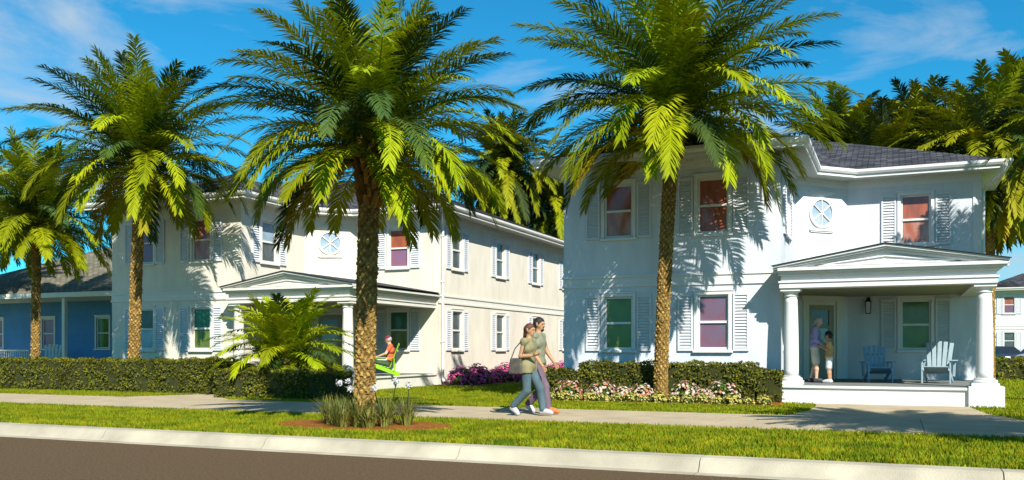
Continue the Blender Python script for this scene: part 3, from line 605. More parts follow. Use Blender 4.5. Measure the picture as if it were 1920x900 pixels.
palm((4.25, 23.7), 5.9, 0.18, 0.18, 2.4, CR[2], 1.0, (0, 0), 'palm beside the right end of the white house with fronds reaching its gutter', seed=9, res=0.6)
palm((2.74, 31.8), 7.2, 0.125, 0.125, 3.2, CF[0], 2.0, (0, 0), 'palm with a bare brown trunk just behind the white house porch column', 'palms behind the houses', seed=10, res=0.6)
for i, (x, y, h, L, rz, lab) in enumerate(((-2.6, 49.0, 10.9, 4.3, 0.2, 'bushy palm above the roof of the white house, leftmost of three'), (1.2, 51.0, 11.2, 4.6, 1.7, 'bushy palm above the roof of the white house, middle of three'), (6.5, 52.2, 12.2, 4.9, 3.0, 'tallest bushy palm above the white house, cut by the right edge'),
        (-0.6, 46.5, 9.4, 4.2, 2.5, 'lower palm filling in close behind the white house roof'), (3.6, 47.5, 9.6, 4.4, 5.1, 'lower palm behind the right gutter end of the white house'),
        (-20.3, 46.2, 11.2, 3.9, 2.2, 'taller palm rising behind the far end of the cream house'), (-18.0, 49.0, 9.4, 3.8, 0.9, 'lower palm filling the gap between the cream and white houses'), (-16.6, 54.5, 8.6, 3.8, 4.0, 'hindmost palm low in the gap beside the white house corner'))):
    palm((x, y), h, 0.2, 0.2, L, CF[i % 2], rz, (0, 0), lab, 'palms behind the houses', res=0.45, seed=20 + i)
# young clumping palm before the cream house
yp = empty('young_palm', (-15.35, 20.1, 0), 0, 'short bushy young palm behind the low hedge before the cream porch', 'palm tree')
link('trunk', trunk_mesh(1.0, 0.13, 0.12, (0, 0), 0.7, 31), yp)
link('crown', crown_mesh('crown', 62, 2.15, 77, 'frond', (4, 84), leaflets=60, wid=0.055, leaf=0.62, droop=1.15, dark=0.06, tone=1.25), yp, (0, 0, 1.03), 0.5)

# ------------------------------------------------------------------ hedges, beds and flowers
def leaf_cloud(pts, nrm, size, seed, spread=0.8):
    r = np.random.default_rng(seed); n = len(pts); N_ = nrm + r.standard_normal((n, 3)) * spread; N_ /= np.linalg.norm(N_, axis=1)[:, None]
    a = np.cross(N_, r.standard_normal((n, 3))); a /= np.linalg.norm(a, axis=1)[:, None]; b = np.cross(N_, a); s = size * r.uniform(0.6, 1.3, (n, 1))
    V = np.stack([pts - a * s, pts + b * s * 0.55, pts + a * s, pts - b * s * 0.55], 1).reshape(-1, 3); return V, np.arange(4 * n).reshape(-1, 4)
def hedge(x0, x1, y0, y1, steps, label, seed, dens=520, size=0.038):
    """steps: list of (x, height) – the height holds until the next x"""
    r = np.random.default_rng(seed); P = []; Nn = []; core = MB()
    xs_ = [s[0] for s in steps] + [x1]
    for (xa, h), xb in zip(steps, xs_[1:]):
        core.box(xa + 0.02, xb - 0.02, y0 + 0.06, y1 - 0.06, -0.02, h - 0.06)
        wob = lambda x, y: 0.035 * np.sin(x * 5 + seed) + 0.03 * np.sin(x * 11.3 + y * 7) + 0.02 * np.sin(y * 13)
        n = int((xb - xa) * (y1 - y0) * dens); x = r.uniform(xa, xb, n); y = r.uniform(y0, y1, n); P.append(np.stack([x, y, h + wob(x, y) - np.abs(r.normal(0, 0.03, n))], 1)); Nn.append(np.tile([0, 0, 1.0], (n, 1)))
        for yy, ny in ((y0, -1.0), (y1, 1.0)):
            n = int((xb - xa) * h * dens); x = r.uniform(xa, xb, n); z = r.uniform(0.0, h, n); P.append(np.stack([x, yy + ny * (wob(x, z) - np.abs(r.normal(0, 0.03, n))), z], 1)); Nn.append(np.tile([0, ny, 0.25], (n, 1)))
        for xx, nx in ((xa, -1.0), (xb, 1.0)):
            n = int((y1 - y0) * h * dens); y = r.uniform(y0, y1, n); z = r.uniform(0, h, n); P.append(np.stack([xx + nx * (wob(y, z) - np.abs(r.normal(0, 0.03, n))), y, z], 1)); Nn.append(np.tile([nx, 0, 0.25], (n, 1)))
    P = np.concatenate(P); Nn = np.concatenate(Nn); V, F = leaf_cloud(P, Nn, size, seed + 1)
    pat = 1 + 0.22 * np.sin(P[:, 0] * 3.1 + seed) * np.sin(P[:, 2] * 6 + P[:, 1] * 4)
    tn = (r.uniform(0.65, 1.4, len(P)) * pat)[:, None] * np.array([1, 1, 1]) * np.stack([r.uniform(0.85, 1.2, len(P)), np.ones(len(P)), r.uniform(0.8, 1.3, len(P))], 1)
    root = empty('hedge', ((x0 + x1) / 2, (y0 + y1) / 2, 0), 0, label, 'hedge'); off = (-(x0 + x1) / 2, -(y0 + y1) / 2, 0)
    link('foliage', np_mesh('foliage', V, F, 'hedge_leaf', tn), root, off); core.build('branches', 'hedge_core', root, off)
hedge(-31, -16.75, 19.35, 20.9, [(-31, 0.93), (-18.4, 0.97), (-17.5, 0.84), (-17.0, 0.72)], 'long clipped hedge along the lawn of the cream house, around a palm', 3)
hedge(-16.15, -12.75, 18.2, 19.5, [(-16.15, 0.74), (-14.6, 0.72), (-13.4, 0.69)], 'short low hedge between the pavement and the bushy young palm', 7)
hedge(-8.25, -2.42, 21.35, 22.15, [(-8.25, 0.74), (-7.35, 0.92), (-3.35, 0.90), (-3.0, 0.76)], 'clipped hedge under the windows of the white house behind the flowers', 11)
hedge(3.2, 12, 41.0, 42.2, [(3.2, 0.9)], 'low hedge across the far lawn at the right edge', 15, dens=160, size=0.07)
def patch(name, pts, z, m, label, cat):
    b = MB(); n = len(pts); b.add([(x, y, z) for x, y in pts] + [(x * 1.0 + (x - sum(p[0] for p in pts) / n) * 0.03, y + (y - sum(p[1] for p in pts) / n) * 0.03, -0.02) for x, y in pts], [tuple(range(n))] + [(i, n + i, n + (i + 1) % n, (i + 1) % n) for i in range(n)])
    return tag(b.build(name, m), kind='structure')
rr_ = random.Random(3)
patch('mulch_bed', [(-7.95 + 1.55 * math.cos(2 * math.pi * i / 60) * (1 + 0.02 * rr_.uniform(-1, 1)), 12.42 + 0.90 * math.sin(2 * math.pi * i / 60) * (1 + 0.03 * rr_.uniform(-1, 1))) for i in range(60)], 0.035, 'mulch', '', '')
patch('soil_bed', [(-8.35 + 5.95 * i / 30, 20.08 + 0.10 * math.sin(i * 1.7)) for i in range(31)] + [(-2.42, 22.3), (-8.3, 22.3)], 0.025, 'mulch', '', '')
patch('soil_bed', [(-14.58, 27.2), (-13.1, 27.3)] + [(-13.0 + 0.1 * math.sin(i * 1.3), 28 + i * 0.6) for i in range(27)] + [(-14.58, 43.5)], 0.025, 'soil', '', '')
def mound(name, loc, rx, ry, h, nl, nf, petals, label, group, cat, seed, lsize=0.035, fsize=0.03, parts=True):
    r = np.random.default_rng(seed)
    def pts(n, k):
        u = r.uniform(0, 2 * np.pi, n); c = r.uniform(0.0, 1, n) ** 0.7; s = np.sqrt(1 - c * c); q = k * r.uniform(0.86, 1.05, n); d = np.stack([s * np.cos(u), s * np.sin(u), c], 1)
        return np.stack([d[:, 0] * rx * q, d[:, 1] * ry * q, d[:, 2] * h * q + 0.02], 1), d
    p, d = pts(nl, 0.93); V, F = leaf_cloud(p, d, lsize, seed + 1); root = empty(name, (loc[0], loc[1], 0), 0, label, cat, group)
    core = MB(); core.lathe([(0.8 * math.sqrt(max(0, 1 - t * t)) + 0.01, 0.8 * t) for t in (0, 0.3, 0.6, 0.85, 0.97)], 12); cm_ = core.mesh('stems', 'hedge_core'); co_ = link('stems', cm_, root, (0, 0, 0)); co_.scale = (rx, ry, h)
    link('foliage', np_mesh('foliage', V, F, 'leaf_mid', r.uniform(0.7, 1.4, (nl, 1)) * np.ones((1, 3))), root)
    # flowers: two crossed petals pairs, five-pointed little discs
    p, d = pts(nf, 1.04); d = d + r.standard_normal(d.shape) * 0.25; d /= np.linalg.norm(d, axis=1)[:, None]; a = np.cross(d, r.standard_normal(d.shape)); a /= np.linalg.norm(a, axis=1)[:, None]; b = np.cross(d, a); V = [p + d * 0.012]
    for k in range(10):
        rad = fsize * (1.0 if k % 2 == 0 else 0.62) * r.uniform(0.85, 1.15, (nf, 1)); V.append(p + (a * math.cos(k * math.pi / 5) + b * math.sin(k * math.pi / 5)) * rad + d * 0.004)
    V = np.stack(V, 1); sel = r.integers(0, len(petals), nf)
    for pc in sorted(set(petals)):
        q = np.isin(sel, [k for k, x in enumerate(petals) if x == pc]); nq = int(q.sum())
        if nq == 0: continue
        base = 11 * np.arange(nq); F = np.concatenate([np.stack([base, base + 1 + k, base + 1 + (k + 1) % 10], 1) for k in range(10)])
        link('flowers', np_mesh('flowers', V[q].reshape(-1, 3), F, pc, np.tile(r.uniform(0.75, 1.2, (nq, 1)), (10, 3))), root)['kind'] = 'stuff'
    return root
spots = [(-7.45, 21.0, .42, .30, .46), (-6.62, 21.0, .46, .30, .44), (-5.55, 20.72, .36, .28, .40), (-4.55, 21.0, .40, .30, .46), (-3.72, 21.0, .48, .30, .46), (-6.05, 20.95, .34, .26, .32), (-4.12, 20.92, .34, .26, .30)]
for i, (x, y, rx, ry, h) in enumerate(spots):
    mound('flower_bush', (x, y), rx, ry, h, 420, 150, ['petal_coral', 'petal_white', 'petal_white'] if i else ['petal_coral', 'petal_coral', 'petal_white'], 'mound of coral and white flowers before the clipped hedge of the white house', 'coral and white flower mounds', 'flower bush', 100 + i, 0.045, 0.042)
y0_ = mound('bedding_plant', (-8.05, 20.36), .22, .17, .22, 160, 70, ['petal_yellow'], 'small yellow flowering plant in the front row of the bed', 'yellow bedding plants in a row', 'flower', 140, 0.035, 0.03)
for i in range(1, 17):
    c = copy_tree(y0_); c.location = (-8.05 + 0.335 * i, 20.36 + 0.05 * math.sin(i * 2.1), 0); c.rotation_euler = (0, 0, i * 1.3); s_ = 0.92 + 0.16 * math.sin(i * 3.7); c.scale = (s_, s_, s_)
m0 = mound('azalea_bush', (-13.85, 27.9), .55, .55, .62, 420, 260, ['petal_magenta'], 'magenta flowering bush in the bed along the cream house side wall', 'magenta bushes along the side wall', 'flower bush', 160, 0.05, 0.05)
for i in range(1, 15):
    c = copy_tree(m0); c.location = (-13.80 + 0.10 * math.sin(i * 2.3), 27.9 + 0.92 * i, 0); c.rotation_euler = (0, 0, i * 1.7); s_ = 0.95 + 0.15 * math.sin(i * 1.9); c.scale = (s_, s_, s_)
# clumps of strappy leaves round the verge palm
def clump(loc, n, h, sp, seed, label, nflow=0, group='strappy leaved clumps round the verge palm'):
    r = np.random.default_rng(seed); az = r.uniform(0, 2 * np.pi, n); ln = h * r.uniform(0.6, 1.15, n); out_ = sp * r.uniform(0.15, 1.0, n); rd = r.uniform(0, 0.10, n)
    b = np.stack([np.cos(az) * rd, np.sin(az) * rd, np.zeros(n)], 1); d = np.stack([np.cos(az), np.sin(az), np.zeros(n)], 1); sd = np.stack([-np.sin(az), np.cos(az), np.zeros(n)], 1); w = r.uniform(0.006, 0.013, (n, 1)); V = []
    for t in (0, 0.4, 0.75, 1.0):
        c = b + d * (out_ * t ** 1.8)[:, None] + np.array([0, 0, 1.0]) * (ln * (t - 0.28 * (out_ / sp) * t ** 3))[:, None]; ww = w * (1 - 0.85 * t); V += [c - sd * ww, c + sd * ww]
    V = np.stack(V, 1).reshape(-1, 3); base = 8 * np.arange(n); F = np.concatenate([np.stack([base + 2 * k, base + 2 * k + 1, base + 2 * k + 3, base + 2 * k + 2], 1) for k in range(3)])
    root = empty('grass_clump', (loc[0], loc[1], 0.03), 0, label, 'ornamental grass', group); tn = r.uniform(0.55, 1.35, (n, 1)) * np.array([[1, 1, 1]]) * np.stack([r.uniform(0.8, 1.25, n), np.ones(n), np.ones(n)], 1); link('leaves', np_mesh('leaves', V, F, 'tuft', np.tile(tn, (3, 1))), root)
    for k in range(nflow):
        a = r.uniform(0, 6.28); q = Vector((math.cos(a) * r.uniform(0.05, 0.2), math.sin(a) * 0.12, h * r.uniform(1.15, 1.45))); st = MB(); st.tube([(q.x * .2, q.y * .2, 0), (q.x * .6, q.y * .6, q.z * .6), q], 0.006, 5); st.build('flower_stem', 'leaf_mid', root)
        m = 60; dd = r.standard_normal((m, 3)); dd /= np.linalg.norm(dd, axis=1)[:, None]; p = np.array(q) + dd * r.uniform(0.03, 0.07, (m, 1)); V, F = leaf_cloud(p, dd, 0.022, seed + k); link('flower_head', np_mesh('flower_head', V, F, 'petal_lilac', r.uniform(0.8, 1.2, (m, 1)) * np.ones((1, 3))), root)
LB = 'clump of olive strappy leaves round the verge palm'
for i, (x, y, n, h, sp, fl) in enumerate(((-8.35, 12.25, 130, .50, .42, 1), (-8.0, 12.05, 150, .48, .40, 0), (-7.62, 12.0, 150, .52, .38, 1), (-7.25, 12.15, 140, .50, .40, 1), (-7.05, 12.5, 130, .52, .42, 1), (-7.5, 12.75, 120, .50, .36, 1), (-8.2, 12.75, 120, .50, .36, 1), (-8.45, 12.55, 110, .46, .34, 0), (-7.8, 11.85, 110, .38, .34, 0), (-7.35, 11.85, 100, .36, .34, 0))):
    clump((x - 0.15, y), n, h, sp, 300 + i, LB + (' topped by white flower heads' if fl else ', without flowers'), fl)

# ------------------------------------------------------------------ chairs
def adirondack(loc, rz, m, label, group=None, z=0.42, s=1.0):
    root = empty('garden_chair', (*loc, z), rz, label, 'chair', group); root.scale = (s, s, s)      # faces -Y
    st = MB()
    for i in range(6):
        y = -0.36 + i * 0.105; zz = 0.40 - i * 0.030; st.beam((-0.27, y, zz), (0.27, y, zz), 0.09, 0.022, (0, 0.27, 1))
    st.build('seat', m, root, bevel=0.004)
    bk = MB()
    for i in range(5):
        x0 = -0.20 + i * 0.10; x1 = -0.27 + i * 0.135; top = 0.98 + 0.05 * math.cos((i - 2) * 0.7); bk.beam((x0, 0.22, 0.26), (x1, 0.50, top), 0.092, 0.022, (0, 1, -0.3))
    for t in (0.3, 0.75): bk.beam((-0.25, 0.25 + t * 0.28, 0.26 + t * 0.70), (0.25, 0.25 + t * 0.28, 0.26 + t * 0.70), 0.06, 0.025, (0, 1, 0))
    bk.build('backrest', m, root, bevel=0.004)
    for sx in (-1, 1):
        a = MB(); a.beam((sx * 0.345, -0.44, 0.56), (sx * 0.36, 0.36, 0.56), 0.13, 0.025); a.build('armrest', m, root, bevel=0.006)
        l_ = MB(); l_.beam((sx * 0.31, -0.36, 0), (sx * 0.31, -0.36, 0.548), 0.10, 0.03, (1, 0, 0)); l_.build('leg', m, root, bevel=0.004)
        l2 = MB(); l2.beam((sx * 0.285, -0.40, 0.37), (sx * 0.285, 0.52, 0.03), 0.03, 0.11, (0, 0.3, 1)); l2.beam((sx * 0.325, 0.36, 0.16), (sx * 0.345, 0.36, 0.548), 0.03, 0.06, (1, 0, 0)); l2.build('rear_leg', m, root, bevel=0.004)
    return root
CHAIR1 = (-14.95, 24.5)
adirondack(CHAIR1, R(-62), 'lime_paint', 'lime green slatted garden chair carrying a seated person on the cream porch')
adirondack((-0.42, 24.6), R(12), 'blue_paint', 'blue slatted chair left of the porch window on the white house', 'chairs on the white porch', s=0.9)
adirondack((0.95, 24.3), R(-8), 'shade_muted_paint', 'pale slatted chair right of the porch window on the white house', 'chairs on the white porch', s=1.0)
adirondack((-33.8, 27.9), R(40), 'white_paint', 'white slatted chair right beside the palm trunk on the blue porch', 'white chairs on the blue porch', z=0.35, s=1.1)
adirondack((-28.4, 27.8), R(-35), 'white_paint', 'white slatted chair on the blue porch beside the corner of the cream house', 'white chairs on the blue porch', z=0.35, s=1.1)

# ------------------------------------------------------------------ people (smooth-union bodies meshed from tapered limbs)
def surface_nets(f, lo, hi, h):
    lo = np.array(lo); n = np.ceil((np.array(hi) - lo) / h).astype(int) + 1
    ax = [lo[i] + h * np.arange(n[i]) for i in range(3)]; X = np.stack(np.meshgrid(*ax, indexing='ij'), -1); v = f(X.reshape(-1, 3)).reshape(n); s = v < 0
    acc = np.zeros((*(n - 1), 3)); cnt = np.zeros(n - 1)
    for d in range(3):
        o1, o2 = [a for a in range(3) if a != d]
        for i in (0, 1):
            for j in (0, 1):
                sl = [slice(0, -1)] * 3; sl[o1] = slice(i, n[o1] - 1 + i); sl[o2] = slice(j, n[o2] - 1 + j); sb = list(sl); sb[d] = slice(1, n[d])
                va, vb = v[tuple(sl)], v[tuple(sb)]; cr = s[tuple(sl)] != s[tuple(sb)]; t = np.where(cr, va / np.where(cr, va - vb, 1), 0)
                acc[..., d] += np.where(cr, t, 0); acc[..., o1] += cr * i; acc[..., o2] += cr * j; cnt += cr
    msk = cnt > 0; idx = -np.ones(n - 1, int); idx[msk] = np.arange(msk.sum()); cell = np.argwhere(msk); V = lo + h * (cell + acc[msk] / cnt[msk][:, None]); F = []
    for d in range(3):
        o1, o2 = (d + 1) % 3, (d + 2) % 3; sl = [slice(1, n[a] - 1) for a in range(3)]; sl[d] = slice(0, n[d] - 1); sb = list(sl); sb[d] = slice(1, n[d])
        a, b = s[tuple(sl)], s[tuple(sb)]; p = np.argwhere(a != b) + np.array([0 if q == d else 1 for q in range(3)])
        if len(p) == 0: continue
        e1 = np.zeros(3, int); e1[o1] = 1; e2 = np.zeros(3, int); e2[o2] = 1; g = lambda q: idx[q[:, 0], q[:, 1], q[:, 2]]
        q = np.stack([g(p - e1 - e2), g(p - e2), g(p), g(p - e1)], 1); fl = ~a[a != b]; q[fl] = q[fl][:, ::-1]; F.append(q)
    return V, np.concatenate(F)
def sdf(caps, k):
    def f(P):
        res = None
        for a, b, ra, rb, sc in caps:
            a = np.array(a, float); b = np.array(b, float); sc = np.array(sc, float); Q = P / sc; A = a / sc; B = b / sc; ba = B - A; t = np.clip(((Q - A) @ ba) / max(ba @ ba, 1e-9), 0, 1)
            d = (np.linalg.norm(Q - A - t[:, None] * ba, axis=1) - (ra + (rb - ra) * t)) * sc.min()
            if res is None: res = d
            else: h_ = np.clip(0.5 + 0.5 * (res - d) / k, 0, 1); res = res * (1 - h_) + d * h_ - k * h_ * (1 - h_)
        return res
    return f
def blob(caps, k, h, infl=0.0, cutf=None):
    caps = [(a, b, ra + infl, rb + infl, sc) for a, b, ra, rb, sc in caps]; pts = np.array([p for c in caps for p in c[:2]]); m = max(max(c[2], c[3]) * max(c[4]) for c in caps) + 3 * h; g = sdf(caps, k)
    fn = g if cutf is None else (lambda P: np.maximum(g(P), cutf(P)))
    return surface_nets(fn, pts.min(0) - m, pts.max(0) + m, h)
def hand_caps(wr, dr, palm_n, thumb_side, s, curl=0.35):
    """five fingers rooted in the palm; dr = direction of the hand, palm_n = palm normal"""
    wr = np.array(wr, float); d = np.array(dr, float); d /= np.linalg.norm(d); n = np.array(palm_n, float); n -= d * (n @ d); n /= np.linalg.norm(n); t = np.cross(n, d) * thumb_side; caps = []; U = (1, 1, 1)
    for w in (-0.024, -0.008, 0.008, 0.024): caps.append((wr + t * w * 0.6 * s, wr + d * 0.085 * s + t * w * s, 0.016 * s, 0.013 * s, U))
    for w, ln in zip((0.029, 0.010, -0.010, -0.029), (0.070, 0.080, 0.074, 0.056)):
        p = wr + d * 0.088 * s + t * w * s; dd = d.copy()
        for i, fr in enumerate((0.45, 0.32, 0.23)):
            dd = dd * math.cos(curl) + n * math.sin(curl); dd /= np.linalg.norm(dd); q = p + dd * ln * fr * s; caps.append((p, q, (0.0090 - 0.001 * i) * s, (0.0085 - 0.001 * i) * s, U)); p = q
    p = wr + d * 0.025 * s + t * 0.024 * s; q = p + (d * 0.6 + t * 0.75 + n * 0.25) * 0.036 * s; e = q + (d * 0.9 + t * 0.25 + n * 0.3) * 0.032 * s; caps += [(p, q, 0.013 * s, 0.011 * s, U), (q, e, 0.0105 * s, 0.0085 * s, U)]
    return caps
def person(loc, rz, J, outfit, label, z=0.02, H=1.0, skin='skin_fair', female=False, group=None):
    """J: joints in local metres, facing +X, left side = +Y"""
    U = (1, 1, 1); v = lambda n: np.array(J[n], float); s = J.get('s', 1.0)
    root = empty('person', (*loc, z), rz, label, 'person', group); root.scale = (H, H, H)
    pel, wai, che, nk, hd = v('pelvis'), v('waist'), v('chest'), v('neck'), v('head'); up = (hd - nk) / np.linalg.norm(hd - nk); fw = np.array(J.get('face', (1, 0, 0)), float); fw -= up * (fw @ up); fw /= np.linalg.norm(fw); lf = np.cross(up, fw)
    hip = {k: v('hip_' + k) for k in 'lr'}; sh = {k: v('sh_' + k) for k in 'lr'}; kn = {k: v('knee_' + k) for k in 'lr'}; an = {k: v('ank_' + k) for k in 'lr'}; toe = {k: v('toe_' + k) for k in 'lr'}; el = {k: v('el_' + k) for k in 'lr'}; wr = {k: v('wr_' + k) for k in 'lr'}
    hw = 0.088 if not female else 0.095; cw = 0.115 if not female else 0.095
    side = sh['l'] - sh['r']; side /= np.linalg.norm(side)
    torso = [(pel - side * hw, pel + side * hw, 0.108 * s, 0.108 * s, U), (pel, wai, 0.125 * s, 0.112 * s, U), (wai - side * 0.055, wai + side * 0.055, 0.10 * s, 0.10 * s, U), (wai, che, 0.112 * s, 0.125 * s, U), (che - side * cw * 0.8, che + side * cw * 0.8, 0.108 * s, 0.108 * s, U), (sh['r'], sh['l'], 0.062 * s, 0.062 * s, U), (che, nk, 0.10 * s, 0.055 * s, U)]
    if female:
        fc = np.array(J.get('bodyface', (1, 0, 0)), float); torso += [(che + fc * 0.062 - side * 0.065, che + fc * 0.075 - side * 0.062, 0.06, 0.05, U), (che + fc * 0.062 + side * 0.065, che + fc * 0.075 + side * 0.062, 0.06, 0.05, U)]
    legs, shin, feet, uarm, farm = [], [], [], [], []
    for k in 'lr':
        legs.append((hip[k], kn[k], 0.088 * s, 0.058 * s, U)); mid = an[k] + (kn[k] - an[k]) * 0.68; shin += [(kn[k], mid, 0.055 * s, 0.056 * s, U), (mid, an[k], 0.055 * s, 0.037 * s, U)]
        heel = an[k] + np.array([0, 0, -0.035]) - (toe[k] - an[k]) * np.array([0.18, 0.18, 0]); feet += [(an[k], toe[k] * 0.75 + an[k] * 0.25 + np.array([0, 0, 0.006]), 0.040 * s, 0.036 * s, U), (heel, toe[k], 0.036 * s, 0.030 * s, U)]
        uarm.append((sh[k], el[k], 0.055 * s, 0.041 * s, U)); farm += [(el[k], wr[k], 0.042 * s, 0.027 * s, U)]
    hs = J.get('hs', 1.0); c = hd; head = [(c - fw * 0.012 * hs, c + up * 0.022 * hs - fw * 0.012 * hs, 0.092 * hs, 0.090 * hs, U), (c - up * 0.035 * hs + fw * 0.022 * hs, c - up * 0.075 * hs + fw * 0.042 * hs, 0.060 * hs, 0.042 * hs, U), (nk, c - up * 0.05 * hs - fw * 0.02 * hs, 0.052 * s, 0.052 * s, U),
            (c + fw * 0.078 * hs + up * 0.0 * hs, c + fw * 0.104 * hs - up * 0.028 * hs, 0.010 * hs, 0.016 * hs, U), (c + fw * 0.068 * hs + up * 0.026 * hs - lf * 0.035 * hs, c + fw * 0.068 * hs + up * 0.026 * hs + lf * 0.035 * hs, 0.020 * hs, 0.020 * hs, U), (c + fw * 0.066 * hs - up * 0.062 * hs - lf * 0.018 * hs, c + fw * 0.066 * hs - up * 0.062 * hs + lf * 0.018 * hs, 0.016 * hs, 0.016 * hs, U)]
    for sg in (-1, 1): head.append((c + lf * sg * 0.090 * hs - fw * 0.012 * hs + up * 0.015 * hs, c + lf * sg * 0.086 * hs - fw * 0.006 * hs - up * 0.025 * hs, 0.018 * hs, 0.014 * hs, U))
    allc = torso + legs + shin + feet + uarm + farm + head
    V, F = blob(allc, 0.022 * s, 0.014 * s); Vs, Fs, mi = [V], [F], [np.zeros(len(F), int)]; nv = len(V)
    for k in 'lr':
        dr = J.get('hd_' + k); dr = np.array(dr, float) if dr is not None else wr[k] - el[k]; pn = np.array(J.get('pn_' + k, (0, -1 if k == 'l' else 1, 0)), float)
        a, b = blob(hand_caps(wr[k], dr, pn, J.get('ts_' + k, 1 if k == 'l' else -1), s, J.get('curl_' + k, 0.35)), 0.005, 0.0055 * s); Vs.append(a); Fs.append(b + nv); nv += len(a); mi.append(np.zeros(len(b), int))
    for sg in (-1, 1):   # eyes, half way up the head
        e = c + fw * 0.083 * hs + lf * sg * 0.033 * hs + up * 0.010 * hs; a, b = blob([(e, e + lf * 0.003, 0.0115 * hs, 0.0115 * hs, U)], 0.002, 0.005 * hs); Vs.append(a); Fs.append(b + nv); nv += len(a); mi.append(np.ones(len(b), int))
    m0_ = c + fw * 0.081 * hs - up * 0.060 * hs; a, b = blob([(m0_ - lf * 0.02 * hs, m0_ + lf * 0.02 * hs, 0.0065 * hs, 0.0065 * hs, U)], 0.002, 0.004 * hs); Vs.append(a); Fs.append(b + nv); nv += len(a); mi.append(np.full(len(b), 2))
    link('body', np_mesh('body', np.concatenate(Vs), [np.concatenate(Fs)], [skin, 'eye_dark', 'lip'], None, np.concatenate(mi), True), root)
    def garment(name, caps, m, infl, k=0.025, cutf=None, h=0.013):
        a, b = blob(caps, k * s, h * s, infl, cutf); return link(name, np_mesh(name, a, b, m, smooth=True), root)
    # top
    sleeve = outfit.get('sleeve', 0.6); lerp = lambda a, b, t: a + (b - a) * t
    arms = [(sh[k], lerp(sh[k], el[k], min(1, sleeve)), 0.060 * s, 0.050 * s, U) for k in 'lr'] if sleeve > 0 else []
    if sleeve > 1: arms += [(el[k], lerp(el[k], wr[k], sleeve - 1), 0.046 * s, 0.036 * s, U) for k in 'lr']
    ncut = nk + up * 0.005
    tcaps = list(torso) + arms
    if outfit.get('hem'): tcaps += [(pel - side * hw, pel - side * hw * 1.05 - np.array([0, 0, outfit['hem']]), 0.11 * s, 0.115 * s, U), (pel + side * hw, pel + side * hw * 1.05 - np.array([0, 0, outfit['hem']]), 0.11 * s, 0.115 * s, U)]
    axis = (che - pel) / np.linalg.norm(che - pel); hemz = outfit.get('hemz', -0.03 - outfit.get('hem', 0))
    garment('shirt', tcaps, outfit['top'], 0.012, cutf=lambda P: np.maximum((P - ncut) @ up, -((P - pel) @ axis - hemz)))
    # trousers or shorts
    lg = outfit.get('leg', 1.95); lcaps = [torso[0], (hip['l'], lerp(hip['l'], kn['l'], min(1, lg)), 0.092 * s, (0.066 + 0.02 * (lg < 1.2)) * s, U), (hip['r'], lerp(hip['r'], kn['r'], min(1, lg)), 0.092 * s, (0.066 + 0.02 * (lg < 1.2)) * s, U)]
    if lg > 1: lcaps += [(kn[k], lerp(kn[k], an[k], lg - 1), 0.066 * s, 0.055 * s, U) for k in 'lr']
    garment('trousers' if lg > 1.2 else 'shorts', lcaps, outfit['bottom'], 0.011, cutf=lambda P: (P - pel) @ axis - 0.09 * s)
    if outfit.get('shoe'):
        for k, m in zip('lr', outfit['shoe'] if isinstance(outfit['shoe'], tuple) else (outfit['shoe'],) * 2):
            i = 0 if k == 'l' else 2; garment('shoe', feet[i:i + 2], m, 0.009, 0.015, cutf=lambda P, k=k: (P[:, 2] - an[k][2] - 0.035), h=0.01)
    # hair
    hc = [(c - fw * 0.022 * hs + up * 0.012 * hs, c - fw * 0.010 * hs + up * 0.032 * hs, 0.098 * hs, 0.094 * hs, U)]
    if outfit.get('hairlong'): hc += [(c - fw * 0.05 * hs, nk - fw * 0.07 * hs, 0.07 * hs, 0.05 * hs, U)]
    hp = c + fw * 0.055 * hs + up * 0.035 * hs
    garment('hair', hc, outfit['hair'], 0.004, 0.02, cutf=lambda P: np.maximum(((P - hp) @ (fw * 0.80 - up * 0.60)), -((P - c) @ (up * 0.85 - fw * 0.5)) - 0.055 * hs - (0.2 if outfit.get('hairlong') else 0)), h=0.009)
    if outfit.get('cap'):
        garment('cap', [(c + up * 0.03 * hs - fw * 0.012 * hs, c + up * 0.045 * hs - fw * 0.01 * hs, 0.100 * hs, 0.092 * hs, U), (c + up * 0.055 * hs + fw * 0.08 * hs - lf * 0.04 * hs, c + up * 0.055 * hs + fw * 0.08 * hs + lf * 0.04 * hs, 0.02, 0.02, U), (c + up * 0.045 * hs + fw * 0.13 * hs - lf * 0.03 * hs, c + up * 0.045 * hs + fw * 0.13 * hs + lf * 0.03 * hs, 0.014, 0.014, U)], outfit['cap'], 0.006, 0.02, cutf=lambda P: -((P - c) @ up) + 0.035 * hs, h=0.009)
    if outfit.get('beard'): garment('beard', [(c + fw * 0.075 * hs - up * 0.095 * hs, c + fw * 0.070 * hs - up * 0.10 * hs, 0.026 * hs, 0.026 * hs, U), (c + fw * 0.088 * hs - up * 0.047 * hs - lf * 0.02 * hs, c + fw * 0.088 * hs - up * 0.047 * hs + lf * 0.02 * hs, 0.007, 0.007, U)], outfit['hair'], 0.002, 0.01, h=0.006)
    return root
